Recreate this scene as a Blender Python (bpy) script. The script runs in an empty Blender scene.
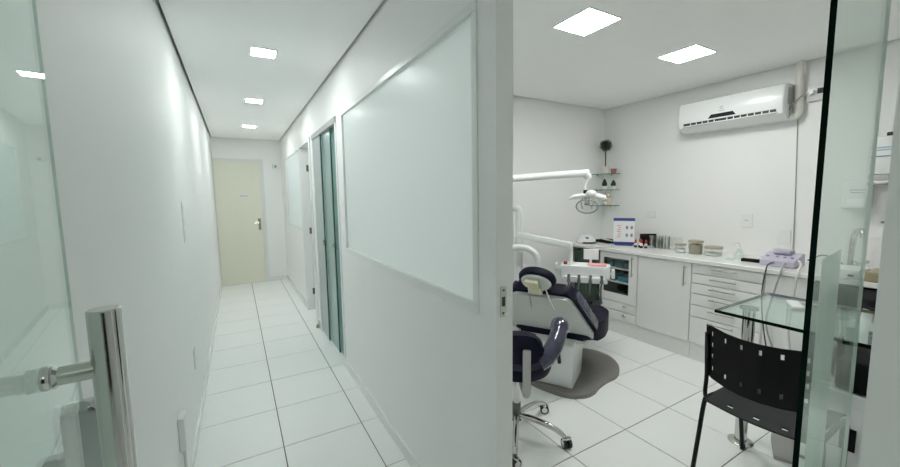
import bpy, bmesh, math, random
from mathutils import Vector, Matrix, Euler
random.seed(7)
PI = math.pi
scene = bpy.context.scene
C = scene.collection

# ------------------------------------------------------------------ camera
CAM_H = 1.47
yaw, pitch, roll = math.radians(29.794), math.radians(5.737), math.radians(-0.84)
F = Vector((math.sin(yaw)*math.cos(pitch), math.cos(yaw)*math.cos(pitch), -math.sin(pitch)))
R0 = Vector((math.cos(yaw), -math.sin(yaw), 0)); U0 = R0.cross(F)
RR = R0*math.cos(roll) + U0*math.sin(roll); UU = -R0*math.sin(roll) + U0*math.cos(roll)
cd = bpy.data.cameras.new('camera'); cam = bpy.data.objects.new('camera', cd); C.objects.link(cam)
cam.matrix_world = Matrix(((RR.x, UU.x, -F.x, 0), (RR.y, UU.y, -F.y, 0), (RR.z, UU.z, -F.z, CAM_H), (0, 0, 0, 1)))
cd.sensor_fit = 'HORIZONTAL'; cd.sensor_width = 36; cd.lens = 36*372.245/900; cd.clip_start = 0.02
scene.camera = cam

# ------------------------------------------------------------------ world, exposure, light strengths
w = bpy.data.worlds.new('world'); scene.world = w; w.use_nodes = True
w.node_tree.nodes['Background'].inputs[0].default_value = (.9, .95, 1, 1)
w.node_tree.nodes['Background'].inputs[1].default_value = 0.0
vs = scene.view_settings
vs.view_transform = 'Standard'; vs.look = 'None'; vs.gamma = 1; vs.use_curve_mapping = False
vs.exposure = 0.0
scene.cycles.max_bounces = 24; scene.cycles.diffuse_bounces = 16; scene.cycles.glossy_bounces = 6; scene.cycles.transparent_max_bounces = 24
LED = (0.945, 1.0, 0.98)
ROOM_LED = (0.985, 1.0, 0.965)
CORRIDOR_POWER, ROOM_POWER, SIDE_FILL_POWER = 89.0, 58.0, 60.0
ENTRANCE_FILL_POWER = 60.0  # strength of the added fill lamp behind the camera

# ------------------------------------------------------------------ dimensions
XL, XR, XR2 = -0.294, 0.751, 0.822           # corridor left wall, partition faces
YE, H = 7.324, 2.487                          # corridor end wall, ceiling
XC, YB = 3.98, 3.10                           # counter wall, back wall of the dental room
YF = -0.45                                    # front wall of the dental room
YR = -2.4                                     # far end of the entrance side, behind the camera
PEND = 1.0                                    # end of the partition at the doorway
JAMB = 0.142

# ------------------------------------------------------------------ materials
M = {}
def mat(name, col, rough=.5, metal=0, spec=.5, noise=0, nscale=30, bump=0, emit=None, estr=0, coat=0, bscale=None):
    m = bpy.data.materials.new(name); m.use_nodes = True
    nt = m.node_tree; b = nt.nodes['Principled BSDF']
    b.inputs['Base Color'].default_value = (*col, 1); b.inputs['Roughness'].default_value = rough
    b.inputs['Metallic'].default_value = metal; b.inputs['Specular IOR Level'].default_value = spec
    if coat: b.inputs['Coat Weight'].default_value = coat; b.inputs['Coat Roughness'].default_value = .05
    if noise or bump:
        tc = nt.nodes.new('ShaderNodeTexCoord'); nz = nt.nodes.new('ShaderNodeTexNoise')
        nz.inputs['Scale'].default_value = nscale; nz.inputs['Detail'].default_value = 4
        nt.links.new(tc.outputs['Object'], nz.inputs['Vector'])
        if noise:
            mx = nt.nodes.new('ShaderNodeMix'); mx.data_type = 'RGBA'
            mx.inputs[6].default_value = (*[c*(1-noise) for c in col], 1); mx.inputs[7].default_value = (*[min(1, c*(1+noise)) for c in col], 1)
            nt.links.new(nz.outputs['Fac'], mx.inputs[0]); nt.links.new(mx.outputs[2], b.inputs['Base Color'])
        if bump:
            n2 = nz
            if bscale:
                n2 = nt.nodes.new('ShaderNodeTexNoise'); n2.inputs['Scale'].default_value = bscale
                nt.links.new(tc.outputs['Object'], n2.inputs['Vector'])
            bp = nt.nodes.new('ShaderNodeBump'); bp.inputs['Strength'].default_value = bump; bp.inputs['Distance'].default_value = .004
            nt.links.new(n2.outputs['Fac'], bp.inputs['Height']); nt.links.new(bp.outputs['Normal'], b.inputs['Normal'])
    if emit:
        b.inputs['Emission Color'].default_value = (*emit, 1); b.inputs['Emission Strength'].default_value = estr
    M[name] = m; return m

def glass(name, tint, f0=.04, rough=0.0, gain=.96):
    """thin clear glass face: tinted transparency plus a mirror share that rises towards grazing angles"""
    m = bpy.data.materials.new(name); m.use_nodes = True; nt = m.node_tree; nt.nodes.clear()
    out = nt.nodes.new('ShaderNodeOutputMaterial'); mix = nt.nodes.new('ShaderNodeMixShader')
    tr = nt.nodes.new('ShaderNodeBsdfTransparent'); tr.inputs[0].default_value = (*tint, 1)
    gl = nt.nodes.new('ShaderNodeBsdfGlossy'); gl.inputs['Color'].default_value = (.93, 1, .97, 1); gl.inputs['Roughness'].default_value = rough
    lw = nt.nodes.new('ShaderNodeLayerWeight'); lw.inputs['Blend'].default_value = .5
    pw = nt.nodes.new('ShaderNodeMath'); pw.operation = 'POWER'; pw.inputs[1].default_value = 5
    ml = nt.nodes.new('ShaderNodeMath'); ml.operation = 'MULTIPLY_ADD'; ml.inputs[1].default_value = gain; ml.inputs[2].default_value = f0
    nt.links.new(lw.outputs['Facing'], pw.inputs[0]); nt.links.new(pw.outputs[0], ml.inputs[0]); nt.links.new(ml.outputs[0], mix.inputs[0])
    nt.links.new(tr.outputs[0], mix.inputs[1]); nt.links.new(gl.outputs[0], mix.inputs[2]); nt.links.new(mix.outputs[0], out.inputs[0])
    M[name] = m; return m

def frosted(name, col, trans=.35, rough=.28):
    m = bpy.data.materials.new(name); m.use_nodes = True; nt = m.node_tree
    b = nt.nodes['Principled BSDF']; out = nt.nodes['Material Output']
    b.inputs['Base Color'].default_value = (*col, 1); b.inputs['Roughness'].default_value = rough
    t = nt.nodes.new('ShaderNodeBsdfTranslucent'); t.inputs[0].default_value = (*col, 1)
    mx = nt.nodes.new('ShaderNodeMixShader'); mx.inputs[0].default_value = trans
    nt.links.new(b.outputs[0], mx.inputs[1]); nt.links.new(t.outputs[0], mx.inputs[2]); nt.links.new(mx.outputs[0], out.inputs[0])
    M[name] = m; return m

mat('wall_paint', (.865, .864, .86), .55, noise=.012, nscale=6, bump=.03, bscale=90)
mat('room_paint', (.84, .838, .83), .38, noise=.012, nscale=5, bump=.02, bscale=60)
mat('ceiling_paint', (.93, .928, .92), .8, noise=.01, nscale=4)
mat('cavity', (.5, .5, .49), .9)
mat('tile', (.885, .895, .89), .32, noise=.012, nscale=3)
mat('grout', (.10, .10, .095), .9)
mat('skirting', (.80, .81, .80), .25)
mat('white_frame', (.80, .81, .80), .35)
mat('door_cream', (.77, .755, .64), .45, noise=.01)
mat('door_frame_white', (.74, .755, .745), .5)
mat('chrome', (.62, .62, .60), .08, 1)
mat('lock_chrome', (.50, .51, .51), .10, 1)
mat('glass_far_rim', (.76, .80, .785), .3)
mat('steel', (.60, .60, .55), .22, 1)
mat('dark_steel', (.16, .16, .155), .35, 1)
mat('glass_edge', (.001, .010, .006), .3, spec=.08)
mat('glass_rim', (.42, .56, .51), .3)
glass('clear_glass', (.93, .975, .955)); glass('door_glass', (.95, .985, .97), gain=.72); glass('room_door_glass', (.95, .985, .97), gain=.45); glass('acrylic', (.96, .965, .96))
glass('jar_glass', (.90, .94, .93), f0=.06); glass('table_glass', (.90, .965, .945))
frosted("frosted_pane", (.93, .965, .965), .58, .30)
frosted("frosted_mid", (.42, .56, .53), .2, .22)
frosted("frosted_green", (.32, .51, .47), .2, .22)
frosted('frosted_grey', (.54, .60, .60), .2, .3)
frosted('pale_translucent', (.70, .77, .735), .3, .4)
mat('navy_vinyl', (.006, .0055, .020), .48, spec=.16, noise=.1, nscale=14)
mat('navy_wrap', (.05, .05, .09), .15, spec=.75, noise=.45, nscale=45, bump=.6, bscale=38)
mat('shell_grey', (.58, .61, .58), .25)
mat('white_plastic', (.80, .81, .81), .28)
mat('ivory_plastic', (.66, .65, .47), .4, noise=.08, nscale=40)
mat('base_grey', (.22, .21, .20), .4, noise=.05)
mat('rubber', (.015, .015, .015), .55)
mat('black_plastic', (.006, .006, .0065), .55, spec=.18, noise=.1, nscale=80)
mat('black_seat', (.016, .016, .019), .5, spec=.3, noise=.12, nscale=70)
mat('black_metal', (.006, .006, .006), .4, spec=.25)
mat('black_gloss', (.01, .01, .011), .15)
mat('laminate', (.85, .852, .835), .35)
mat('laminate_line', (.45, .45, .44), .6)
mat('worktop', (.82, .82, .80), .2)
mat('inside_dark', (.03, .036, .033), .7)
mat('teal_box', (.03, .13, .12), .45); mat('blue_box', (.03, .22, .36), .45); mat('green_bin', (.035, .07, .045), .6, noise=.2, nscale=20)
mat('red', (.42, .03, .03), .4); mat('pink_paper', (.72, .32, .34), .7, noise=.35, nscale=60); mat('blue_print', (.05, .07, .26), .5)
mat('white_paper', (.82, .82, .83), .7); mat('grey_print', (.25, .25, .26), .7); mat('red_print', (.6, .2, .22), .7); mat('sky_print', (.35, .5, .65), .7)
mat('lilac', (.52, .49, .60), .35); mat('lilac_dark', (.36, .32, .48), .4)
mat('beige_lid', (.42, .37, .29), .45); mat('cotton', (.80, .79, .77), .9, noise=.08, nscale=90, bump=.4); mat('brass_mix', (.36, .30, .22), .5, noise=.4, nscale=120)
mat('cable_grey', (.36, .36, .35), .5); mat('hose_grey', (.13, .135, .13), .45); mat('cable_white', (.66, .66, .64), .5); mat('cable_dark', (.05, .05, .05), .5)
mat('leaf', (.018, .035, .012), .6, noise=.3, nscale=60); mat('bark', (.10, .07, .04), .8, noise=.3, nscale=60)
mat('pot_white', (.76, .74, .70), .5); mat('pot_red', (.40, .16, .14), .6); mat('cactus', (.012, .028, .014), .6); mat('cream_figure', (.62, .54, .42), .6)
mat('lamp_white', (.84, .85, .86), .22); mat('brown_box', (.36, .31, .20), .5, noise=.15, nscale=30); mat('slot_black', (.02, .02, .02), .5)
mat('led_corridor', (.9, .9, .9), .5, emit=LED, estr=CORRIDOR_POWER)
mat('led_entrance_fill', (.9, .9, .9), .5, emit=ROOM_LED, estr=ENTRANCE_FILL_POWER)
mat('led_room', (.9, .9, .9), .5, emit=ROOM_LED, estr=ROOM_POWER)
mat('led_side_fill', (.9, .9, .9), .5, emit=LED, estr=SIDE_FILL_POWER)
mat('display', (.015, .015, .02), .1)

# ------------------------------------------------------------------ shape helpers: each adds to a bmesh
def B(): return bmesh.new()
def _tf(bm, verts, mx):
    if mx is not None: bmesh.ops.transform(bm, matrix=mx, verts=verts)
def box(bm, a, b, bev=0, seg=2, mx=None):
    lo = [min(a[i], b[i]) for i in range(3)]; hi = [max(a[i], b[i]) for i in range(3)]
    g = bmesh.ops.create_cube(bm, size=1)['verts']
    for v in g: v.co = Vector([(lo[i]+hi[i])/2 + v.co[i]*(hi[i]-lo[i]) for i in range(3)])
    if bev:
        es = list({e for v in g for e in v.link_edges})
        r = bmesh.ops.bevel(bm, geom=es, offset=min(bev, .49*min(hi[i]-lo[i] for i in range(3))), segments=seg, affect='EDGES', profile=.5)
        g = list({v for f in r['faces'] for v in f.verts} | {v for v in g if v.is_valid})
    _tf(bm, g, mx); return bm
def tube(bm, pts, r, n=10, cap=True):
    pts = [Vector(p) for p in pts]; rs = r if isinstance(r, (list, tuple)) else [r]*len(pts)
    rings = []; prev = None
    for i, p in enumerate(pts):
        t = (pts[min(i+1, len(pts)-1)] - pts[max(i-1, 0)]).normalized()
        if prev is None:
            ref = Vector((0, 0, 1)) if abs(t.z) < .9 else Vector((1, 0, 0)); u = t.cross(ref).normalized()
        else:
            u = (prev - t*prev.dot(t)).normalized()
        prev = u; v = t.cross(u)
        rings.append([bm.verts.new(p + (u*math.cos(2*PI*k/n) + v*math.sin(2*PI*k/n))*rs[i]) for k in range(n)])
    for a, b in zip(rings, rings[1:]):
        for k in range(n): bm.faces.new((a[k], a[(k+1) % n], b[(k+1) % n], b[k]))
    if cap: bm.faces.new(rings[0][::-1]); bm.faces.new(rings[-1])
    bmesh.ops.recalc_face_normals(bm, faces=bm.faces[:]); return bm
def curve(pts, n=6):
    """Catmull-Rom through the points"""
    P = [Vector(p) for p in pts]; P = [P[0]*2-P[1]] + P + [P[-1]*2-P[-2]]; o = []
    for i in range(1, len(P)-2):
        for k in range(n):
            t = k/n; a, b, c, d = P[i-1:i+3]
            o.append(.5*((2*b) + (c-a)*t + (2*a-5*b+4*c-d)*t*t + (3*b-a-3*c+d)*t**3))
    o.append(P[-2]); return o
def lathe(bm, prof, n=20, mx=None):
    rings = []; nv = []
    for r, z in prof:
        ring = [bm.verts.new((r*math.cos(2*PI*k/n), r*math.sin(2*PI*k/n), z)) for k in range(n)] if r > 1e-6 else [bm.verts.new((0, 0, z))]
        rings.append(ring); nv += ring
    for a, b in zip(rings, rings[1:]):
        for k in range(n):
            k2 = (k+1) % n
            if len(a) == 1 and len(b) > 1: bm.faces.new((a[0], b[k2], b[k]))
            elif len(b) == 1 and len(a) > 1: bm.faces.new((a[k], a[k2], b[0]))
            elif len(a) > 1: bm.faces.new((a[k], a[k2], b[k2], b[k]))
    bmesh.ops.recalc_face_normals(bm, faces=bm.faces[:]); _tf(bm, nv, mx); return bm
def rpoly(pts, r=.03, n=4):
    """round the corners of a 2-D polygon"""
    o = []; L = len(pts)
    for i in range(L):
        p, a, b = Vector(pts[i]), Vector(pts[i-1]), Vector(pts[(i+1) % L])
        d1, d2 = (a-p), (b-p); rr = min(r, d1.length*.45, d2.length*.45)
        s, e = p + d1.normalized()*rr, p + d2.normalized()*rr
        for k in range(n+1):
            t = k/n; o.append(((1-t)**2)*s + 2*t*(1-t)*p + t*t*e)
    return o
def prism(bm, outline, z0, z1, bev=0, seg=3, mx=None):
    bot = [bm.verts.new((p[0], p[1], z0)) for p in outline]; top = [bm.verts.new((p[0], p[1], z1)) for p in outline]
    n = len(outline); fb = bm.faces.new(bot[::-1]); ft = bm.faces.new(top)
    for k in range(n): bm.faces.new((bot[k], bot[(k+1) % n], top[(k+1) % n], top[k]))
    nv = bot + top
    if bev:
        es = list(fb.edges) + list(ft.edges)
        r = bmesh.ops.bevel(bm, geom=es, offset=bev, segments=seg, affect='EDGES', profile=.5)
        nv = [v for v in nv if v.is_valid] + [v for f in r['faces'] for v in f.verts]; nv = list(set(nv))
    _tf(bm, nv, mx); bmesh.ops.recalc_face_normals(bm, faces=bm.faces[:]); return bm
def ball(bm, c, r, sub=2):
    s = r if isinstance(r, (tuple, list)) else (r, r, r)
    bmesh.ops.create_icosphere(bm, subdivisions=sub, radius=1, matrix=Matrix.Translation(c) @ Matrix.Diagonal((*s, 1))); return bm
def cyl(bm, p0, p1, r, n=20, r2=None): return tube(bm, [p0, p1], [r, r if r2 is None else r2], n)
def RZ(a, loc=(0, 0, 0)): return Matrix.Translation(loc) @ Matrix.Rotation(a, 4, 'Z')

# ------------------------------------------------------------------ object helpers
def obj(name, bm, m, parent=None, loc=(0, 0, 0), rz=0, world=False, smooth=True):
    me = bpy.data.meshes.new(name)
    if world and parent is not None:
        base = parent
        mw = Matrix.Translation(base.location) @ base.rotation_euler.to_matrix().to_4x4()
        while base.parent: base = base.parent; mw = (Matrix.Translation(base.location) @ base.rotation_euler.to_matrix().to_4x4()) @ mw
        bmesh.ops.transform(bm, matrix=mw.inverted(), verts=bm.verts[:])
    bm.to_mesh(me); bm.free(); me.materials.append(M[m])
    if smooth:
        me.shade_smooth()
        try: me.set_sharp_from_angle(angle=math.radians(38))
        except Exception: pass
    o = bpy.data.objects.new(name, me); C.objects.link(o); o.location = loc; o.rotation_euler = (0, 0, rz); o.parent = parent
    return o
def tag(o, label=None, cat=None, group=None, kind=None):
    if label: o['label'] = label
    if cat: o['category'] = cat
    if group: o['group'] = group
    if kind: o['kind'] = kind
    return o
def thing(name, label, cat, loc=(0, 0, 0), rz=0, group=None, kind=None):
    o = bpy.data.objects.new(name, None); C.objects.link(o); o.empty_display_size = .05
    o.location = loc; o.rotation_euler = (0, 0, rz); return tag(o, label, cat, group, kind)
def part(name, bm, m, parent, label=None):
    """bm in world coordinates"""
    o = obj(name, bm, m, parent, world=True)
    if label: o['label'] = label
    return o
def lpart(name, bm, m, parent, label=None):
    """bm in the thing's own coordinates"""
    o = obj(name, bm, m, parent)
    if label: o['label'] = label
    return o
def solo(name, label, cat, bm, m, loc=(0, 0, 0), rz=0, group=None, kind=None):
    return tag(obj(name, bm, m, None, loc, rz), label, cat, group, kind)
def struct(name, bm, m, label=None, cat=None): return tag(obj(name, bm, m), label, cat, None, 'structure')
def copy_tree(o, parent=None):
    c = o.copy(); C.objects.link(c); c.parent = parent
    for ch in list(o.children): copy_tree(ch, c)
    return c

# ================================================================== THE SETTING
T = 0.12
def shell(*boxes):
    bm = B()
    for a, b in boxes: box(bm, a, b)
    return bm
HT = H + .07
X_SIDE = 2.6                                   # far side of the rooms beyond the back wall
struct('wall_left', shell(((XL-T, YR-T, 0), (XL, YE+T, HT))), 'wall_paint', 'long plain white wall along the left of the corridor', 'wall')
struct('wall_end', shell(((XL, YE, 0), (X_SIDE, YE+T, HT))), 'wall_paint', 'short white wall closing the far end of the corridor', 'wall')
struct('wall_entrance', shell(((XL, YR-T, 0), (XR, YR, HT))), 'wall_paint', 'white wall of the entrance side behind the viewpoint', 'wall')
W1 = (1.125, 2.978); SILL, HEAD = 1.06, 2.112
D1 = (3.19, 4.22)            # sliding glass panels
D2 = (4.42, 5.10)            # open doorway
W2 = (5.22, 6.69)
bm = B()
for a, b in [((PEND, 0), (W1[0], H)), ((W1[0], 0), (W1[1], SILL)), ((W1[0], HEAD), (W1[1], H)), ((W1[1], 0), (D1[0], H)), ((D1[0], HEAD), (D1[1], H)),
             ((D1[1], 0), (D2[0], H)), ((D2[0], HEAD), (D2[1], H)), ((D2[1], 0), (W2[0], H)), ((W2[0], 0), (W2[1], SILL)), ((W2[0], HEAD), (W2[1], H)), ((W2[1], 0), (YE, H)),
             ((PEND, H), (YE, HT))]:
    box(bm, (XR, a[0], a[1]), (XR2, b[0], b[1]))
bmesh.ops.remove_doubles(bm, verts=bm.verts, dist=1e-5)
struct('wall_partition', bm, 'wall_paint', 'white partition between corridor and treatment room with frosted windows', 'wall')
struct('wall_jamb', shell(((XR, YR, 0), (XR2, JAMB, HT)), ((XR, JAMB, HEAD+.12), (XR2, PEND, HT))), 'wall_paint', 'white wall end at the right side of the treatment room doorway', 'wall')
struct('wall_back', shell(((XR2, YB, 0), (XC+T, YB+.09, HT))), 'room_paint', 'pale wall behind the dental chair', 'wall')
struct('wall_counter', shell(((XC, YF, 0), (XC+T, YB, HT))), 'room_paint', 'pale wall carrying the air conditioner above the counter', 'wall')
struct('wall_front', shell(((XR2, YF-T, 0), (XC+T, YF, HT))), 'room_paint', 'pale wall at the near side of the treatment room', 'wall')
struct('wall_side', shell(((X_SIDE, YB+.09, 0), (X_SIDE+T, YE+T, HT)), ((XR2, 4.22, 0), (X_SIDE, 4.30, HT))), 'wall_paint', 'inner walls of the rooms beyond the sliding panels', 'wall')

G = .018
def ceil_part(bm, x0, y0, x1, y1): box(bm, (x0+G, y0+G, H), (x1-G, y1-G, H+.014))
bm = B(); ceil_part(bm, XL, YR, XR, YE)
ceiling = struct('ceiling', bm, 'ceiling_paint', 'flat white corridor ceiling with a shadow gap at the walls', 'ceiling')
bm = B(); ceil_part(bm, XR2, YF, XC, YB)
struct('ceiling_treatment', bm, 'ceiling_paint', 'flat white treatment room ceiling with a shadow gap', 'ceiling')
bm = B(); ceil_part(bm, XR2, YB+.09, X_SIDE, 4.22); ceil_part(bm, XR2, 4.30, X_SIDE, YE)
struct('ceiling_side', bm, 'ceiling_paint', 'white ceiling of the rooms beyond the partition', 'ceiling')
struct('ceiling_void', shell(((XL-T, YR-T, HT), (XC+T, YE+T, HT+.03))), 'cavity', 'dark slab above the ceiling boards', 'ceiling')

# floor: grout bed with every tile its own piece
bm = B(); box(bm, (XL-T, YR-T, -.08), (XC+T, YE+T, -.0035))
floor = struct('floor', bm, 'grout', 'glossy white square floor tiles with dark joints', 'floor')
S, GX, GY = .467, .160, 2.303; J = .0028
tile_cache = {}
def tile(x0, y0, x1, y1):
    k = (round(x1-x0, 4), round(y1-y0, 4))
    if k not in tile_cache:
        b_ = B(); box(b_, (0, 0, -.008), (x1-x0, y1-y0, 0)); me = bpy.data.meshes.new('floor_tile'); b_.to_mesh(me); b_.free(); me.materials.append(M['tile']); tile_cache[k] = me
    o = bpy.data.objects.new('floor_tile', tile_cache[k]); C.objects.link(o); o.location = (x0, y0, 0); o.parent = floor
def lay(xa, ya, xb, yb):
    i0, i1 = math.floor((xa-GX)/S), math.ceil((xb-GX)/S); j0, j1 = math.floor((ya-GY)/S), math.ceil((yb-GY)/S)
    for i in range(i0, i1):
        for j in range(j0, j1):
            x0, x1 = max(xa, GX+i*S+J), min(xb, GX+(i+1)*S-J); y0, y1 = max(ya, GY+j*S+J), min(yb, GY+(j+1)*S-J)
            if x1-x0 > .012 and y1-y0 > .012: tile(x0, y0, x1, y1)
lay(XL, YR, XR+.04, YE); lay(XR+.04, YF, XC, YB); lay(XR+.04, YB+.09, X_SIDE, YE)

# skirting
struct('baseboard_left', shell(((XL, 1.0, 0), (XL+.009, YE, .075))), 'skirting', 'low white tile skirting along the left corridor wall', 'skirting')
struct('baseboard_right', shell(((XR-.009, PEND, 0), (XR, D1[0], .075)), ((XR-.009, D1[1]+.02, 0), (XR, D2[0]-.05, .075)), ((XR-.009, D2[1]+.05, 0), (XR, YE, .075))), 'skirting', 'low white skirting along the partition', 'skirting')
struct('baseboard_end', shell(((.46, YE-.009, 0), (XR, YE, .075))), 'skirting', 'low white skirting under the end wall', 'skirting')
struct('baseboard_counter', shell(((XC-.009, YF, 0), (XC, .6, .075)), ((XR2, YB-.009, 0), (3.4, YB, .075))), 'skirting', 'low white skirting in the treatment room', 'skirting')

# corridor windows: frame + frosted pane
def window(n, y0, y1, label):
    t = thing('window_%d' % n, label, 'window', (XR, (y0+y1)/2, SILL), kind='structure')
    f = .022; bm = B()
    for a, b in [((y0-f, SILL-f), (y1+f, SILL+.012)), ((y0-f, HEAD-.012), (y1+f, HEAD+f)), ((y0-f, SILL+.012), (y0+.012, HEAD-.012)), ((y1-.012, SILL+.012), (y1+f, HEAD-.012))]:
        box(bm, (XR-.006, a[0], a[1]), (XR2+.006, b[0], b[1]), .002, 1)
    part('window_frame', bm, 'white_frame', t)
    bm = B(); box(bm, (XR+.010, y0+.005, SILL+.005), (XR+.018, y1-.005, HEAD-.005)); part('pane', bm, 'frosted_pane', t)
    return t
window(1, *W1, 'large frosted window in the partition beside the treatment room doorway')
window(2, *W2, 'frosted window at the far end of the corridor near the cream door')

# sliding frosted panels in the partition
t = thing('door_1', 'stack of green frosted glass sliding panels between the two frosted windows', 'sliding door', (XR, 3.67, 0), kind='structure')
bm = B(); box(bm, (XR-.012, D1[0]-.03, HEAD-.03), (XR2+.01, D1[1]+.03, HEAD+.02)); part('track', bm, 'laminate_line', t)
bm = B()
for a, b in ((D1[1]-.015, D1[1]+.03), (D1[0]-.03, D1[0]+.008)): box(bm, (XR-.008, a, 0), (XR2+.01, b, HEAD))
part('frame', bm, 'white_frame', t)
for i, (a, b, m) in enumerate([(3.83, 4.20, 'frosted_grey'), (3.47, 3.85, 'frosted_mid'), (3.20, 3.49, 'frosted_green')]):
    x = XR + .002 + .016*i; bm = B(); box(bm, (x, a, .012), (x+.008, b, HEAD-.03)); pn = part('glass_panel', bm, m, t)
    bm = B(); box(bm, (x-.004, a-.001, .012), (x+.0095, a+.016, HEAD-.03)); part('panel_edge', bm, 'teal_box', pn)
    if i < 2:
        bm = B(); box(bm, (x-.012, a+.02, .99), (x+.018, a+.065, 1.05), .004); part('lock', bm, 'steel', pn)
# open doorway further along: frame, leaf swung inwards
t = thing('door_2', 'white door frame with its leaf swung open beside the far frosted window', 'door', (XR, 4.76, 0), kind='structure')
bm = B()
for a, b in ((D2[0]-.05, D2[0]+.015), (D2[1]-.015, D2[1]+.05)): box(bm, (XR-.016, a, 0), (XR2+.016, b, HEAD+.03), .003, 1)
box(bm, (XR-.016, D2[0]+.015, HEAD-.012), (XR2+.016, D2[1]-.015, HEAD+.03)); part('frame', bm, 'white_frame', t)
bm = B(); box(bm, (XR2+.02, D2[1]-.055, .012), (XR2+.68, D2[1]-.02, HEAD-.015), .003, 1); lf = part('leaf', bm, 'white_frame', t)
for z in (.25, 1.05, 1.85):
    bm = B(); box(bm, (XR2-.012, D2[1]-.020, z-.04), (XR2+.016, D2[1]-.014, z+.04)); part('hinge', bm, 'dark_steel', t)
solo('door_stop', 'small brown rubber stop on the floor at the open doorway', 'door stop', lathe(B(), [(0, 0), (.018, 0), (.016, .03), (.008, .04), (0, .04)], 12), 'brown_box', (XR-.025, 4.33, 0))

# cream end door
t = thing('door_3', 'cream flush door at the end of the corridor', 'door', (.05, YE, 0), kind='structure')
bm = B(); box(bm, (-.281, YE-.012, .008), (.400, YE+.02, 2.10), .003, 1); part('leaf', bm, 'door_cream', t)
bm = B()
box(bm, (XL+.001, YE-.02, 0), (-.284, YE+.02, 2.112)); box(bm, (.403, YE-.02, 0), (.455, YE+.02, 2.15)); box(bm, (XL+.001, YE-.02, 2.103), (.403, YE+.02, 2.15)); part('frame', bm, 'door_frame_white', t)
bm = B(); box(bm, (.322, YE-.018, .93), (.366, YE-.012, 1.13), .003, 1); hd = part('lock_plate', bm, 'steel', t)
bm = B(); tube(bm, curve([(.345, YE-.014, 1.06), (.345, YE-.055, 1.06), (.33, YE-.062, 1.06), (.245, YE-.06, 1.055)], 4), .010, 8); part('lever', bm, 'steel', hd)
bm = B(); box(bm, (.06, YE-.0145, 1.50), (.20, YE-.012, 1.545)); sg = part('sign', bm, 'white_paper', t, 'small white notice with a line of dark lettering')
bm = B()
for k in range(7): box(bm, (.070+k*.018, YE-.0155, 1.515), (.082+k*.018, YE-.0145, 1.53))
part('lettering', bm, 'grey_print', sg)
# small sensor high on the end wall
t = thing('wall_sensor', 'small white sensor high on the end wall beside the cream door', 'sensor', (.66, YE, 2.04))
bm = B(); box(bm, (.60, YE-.05, 2.00), (.70, YE, 2.09), .012); part('housing', bm, 'white_plastic', t)
bm = B(); ball(bm, (.65, YE-.05, 2.035), (.022, .012, .022), 2); part('lens', bm, 'cable_grey', t)

# strike plate on the partition end
t = thing('strike_plate', 'steel strike plate set in the end of the partition', 'strike plate', (XR+.03, PEND, 1.12))
bm = B(); prism(bm, rpoly([(-.013, -.054), (.013, -.054), (.013, .054), (-.013, .054)], .006), 0, .004, mx=Matrix.Translation((XR+.028, PEND, 1.105)) @ Matrix.Rotation(PI/2, 4, 'X')); pl = part('plate', bm, 'steel', t)
bm = B(); box(bm, (XR+.022, PEND-.0055, 1.09), (XR+.034, PEND-.004, 1.122)); part('latch_hole', bm, 'slot_black', pl)
for z in (1.064, 1.146): bm = B(); cyl(bm, (XR+.028, PEND-.004, z), (XR+.028, PEND-.0055, z), .005, 10); part('screw', bm, 'dark_steel', pl)

# ------------------------------------------------------------------ entrance glass door (left), swung into the corridor
ang = math.radians(4.8); dL = Vector((-math.sin(ang), math.cos(ang), 0)); nL = Vector((math.cos(ang), math.sin(ang), 0)); P0 = Vector((-.237, .680, 0))
def LG(t_, d, z): p = P0 + dL*t_ + nL*d; return (p.x, p.y, z)
rzL = ang
mL = Matrix.Translation(P0) @ Matrix.Rotation(ang, 4, 'Z')            # local x = towards the corridor, y = along the door
ED = .176
t = thing('door_4', 'open frameless glass door with tall steel pull handle at the left', 'glass door', tuple(P0), rzL, kind='structure')
bm = B(); box(bm, (-.004, ED-.90, .01), (0, ED-.0008, 2.38)); lpart('pane', bm, 'door_glass', t)
bm = B(); box(bm, (-.004, ED-.0008, .01), (0, ED, 2.38)); lpart('pane_edge', bm, 'glass_rim', t)
BO = .067
bm = B(); lathe(bm, [(0, .40), (.017, .40), (.019, .402), (.019, 1.318), (.017, 1.320), (0, 1.320)], 28, Matrix.Translation((BO, 0, 0))); hd = lpart('pull_handle', bm, 'chrome', t, 'tall polished steel tube handle')
for z in (.50, 1.236):
    bm = B(); cyl(bm, (.004, 0, z), (BO, 0, z), .0125, 20); so = lpart('standoff', bm, 'steel', hd)
    bm = B(); lathe(bm, [(0, 0), (.016, 0), (.0165, .004), (.0145, .009), (.0165, .012), (.0125, .016), (0, .016)], 22, Matrix.Translation((0, 0, z)) @ Matrix.Rotation(PI/2, 4, 'Y')); lpart('collar', bm, 'chrome', hd)
bm = B(); prism(bm, rpoly([(-.017, -.085), (.017, -.085), (.017, .085), (-.017, .085)], .02, 8), 0, .022, .006, mx=Matrix.Translation((0, ED-.019, 1.048)) @ Matrix(((0, 0, 1, 0), (1, 0, 0, 0), (0, 1, 0, 0), (0, 0, 0, 1)))); lk = lpart('lock_body', bm, 'lock_chrome', t)
bm = B(); box(bm, (.020, ED-.034, 1.012), (.050, ED-.006, 1.047), .004); lpart('latch', bm, 'dark_steel', t)
bm = B()
for z in (1.10, 1.07, .985): cyl(bm, (.021, ED-.019, z), (.0255, ED-.019, z), .006, 12)
lpart('lock_screw', bm, 'dark_steel', t)

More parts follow.
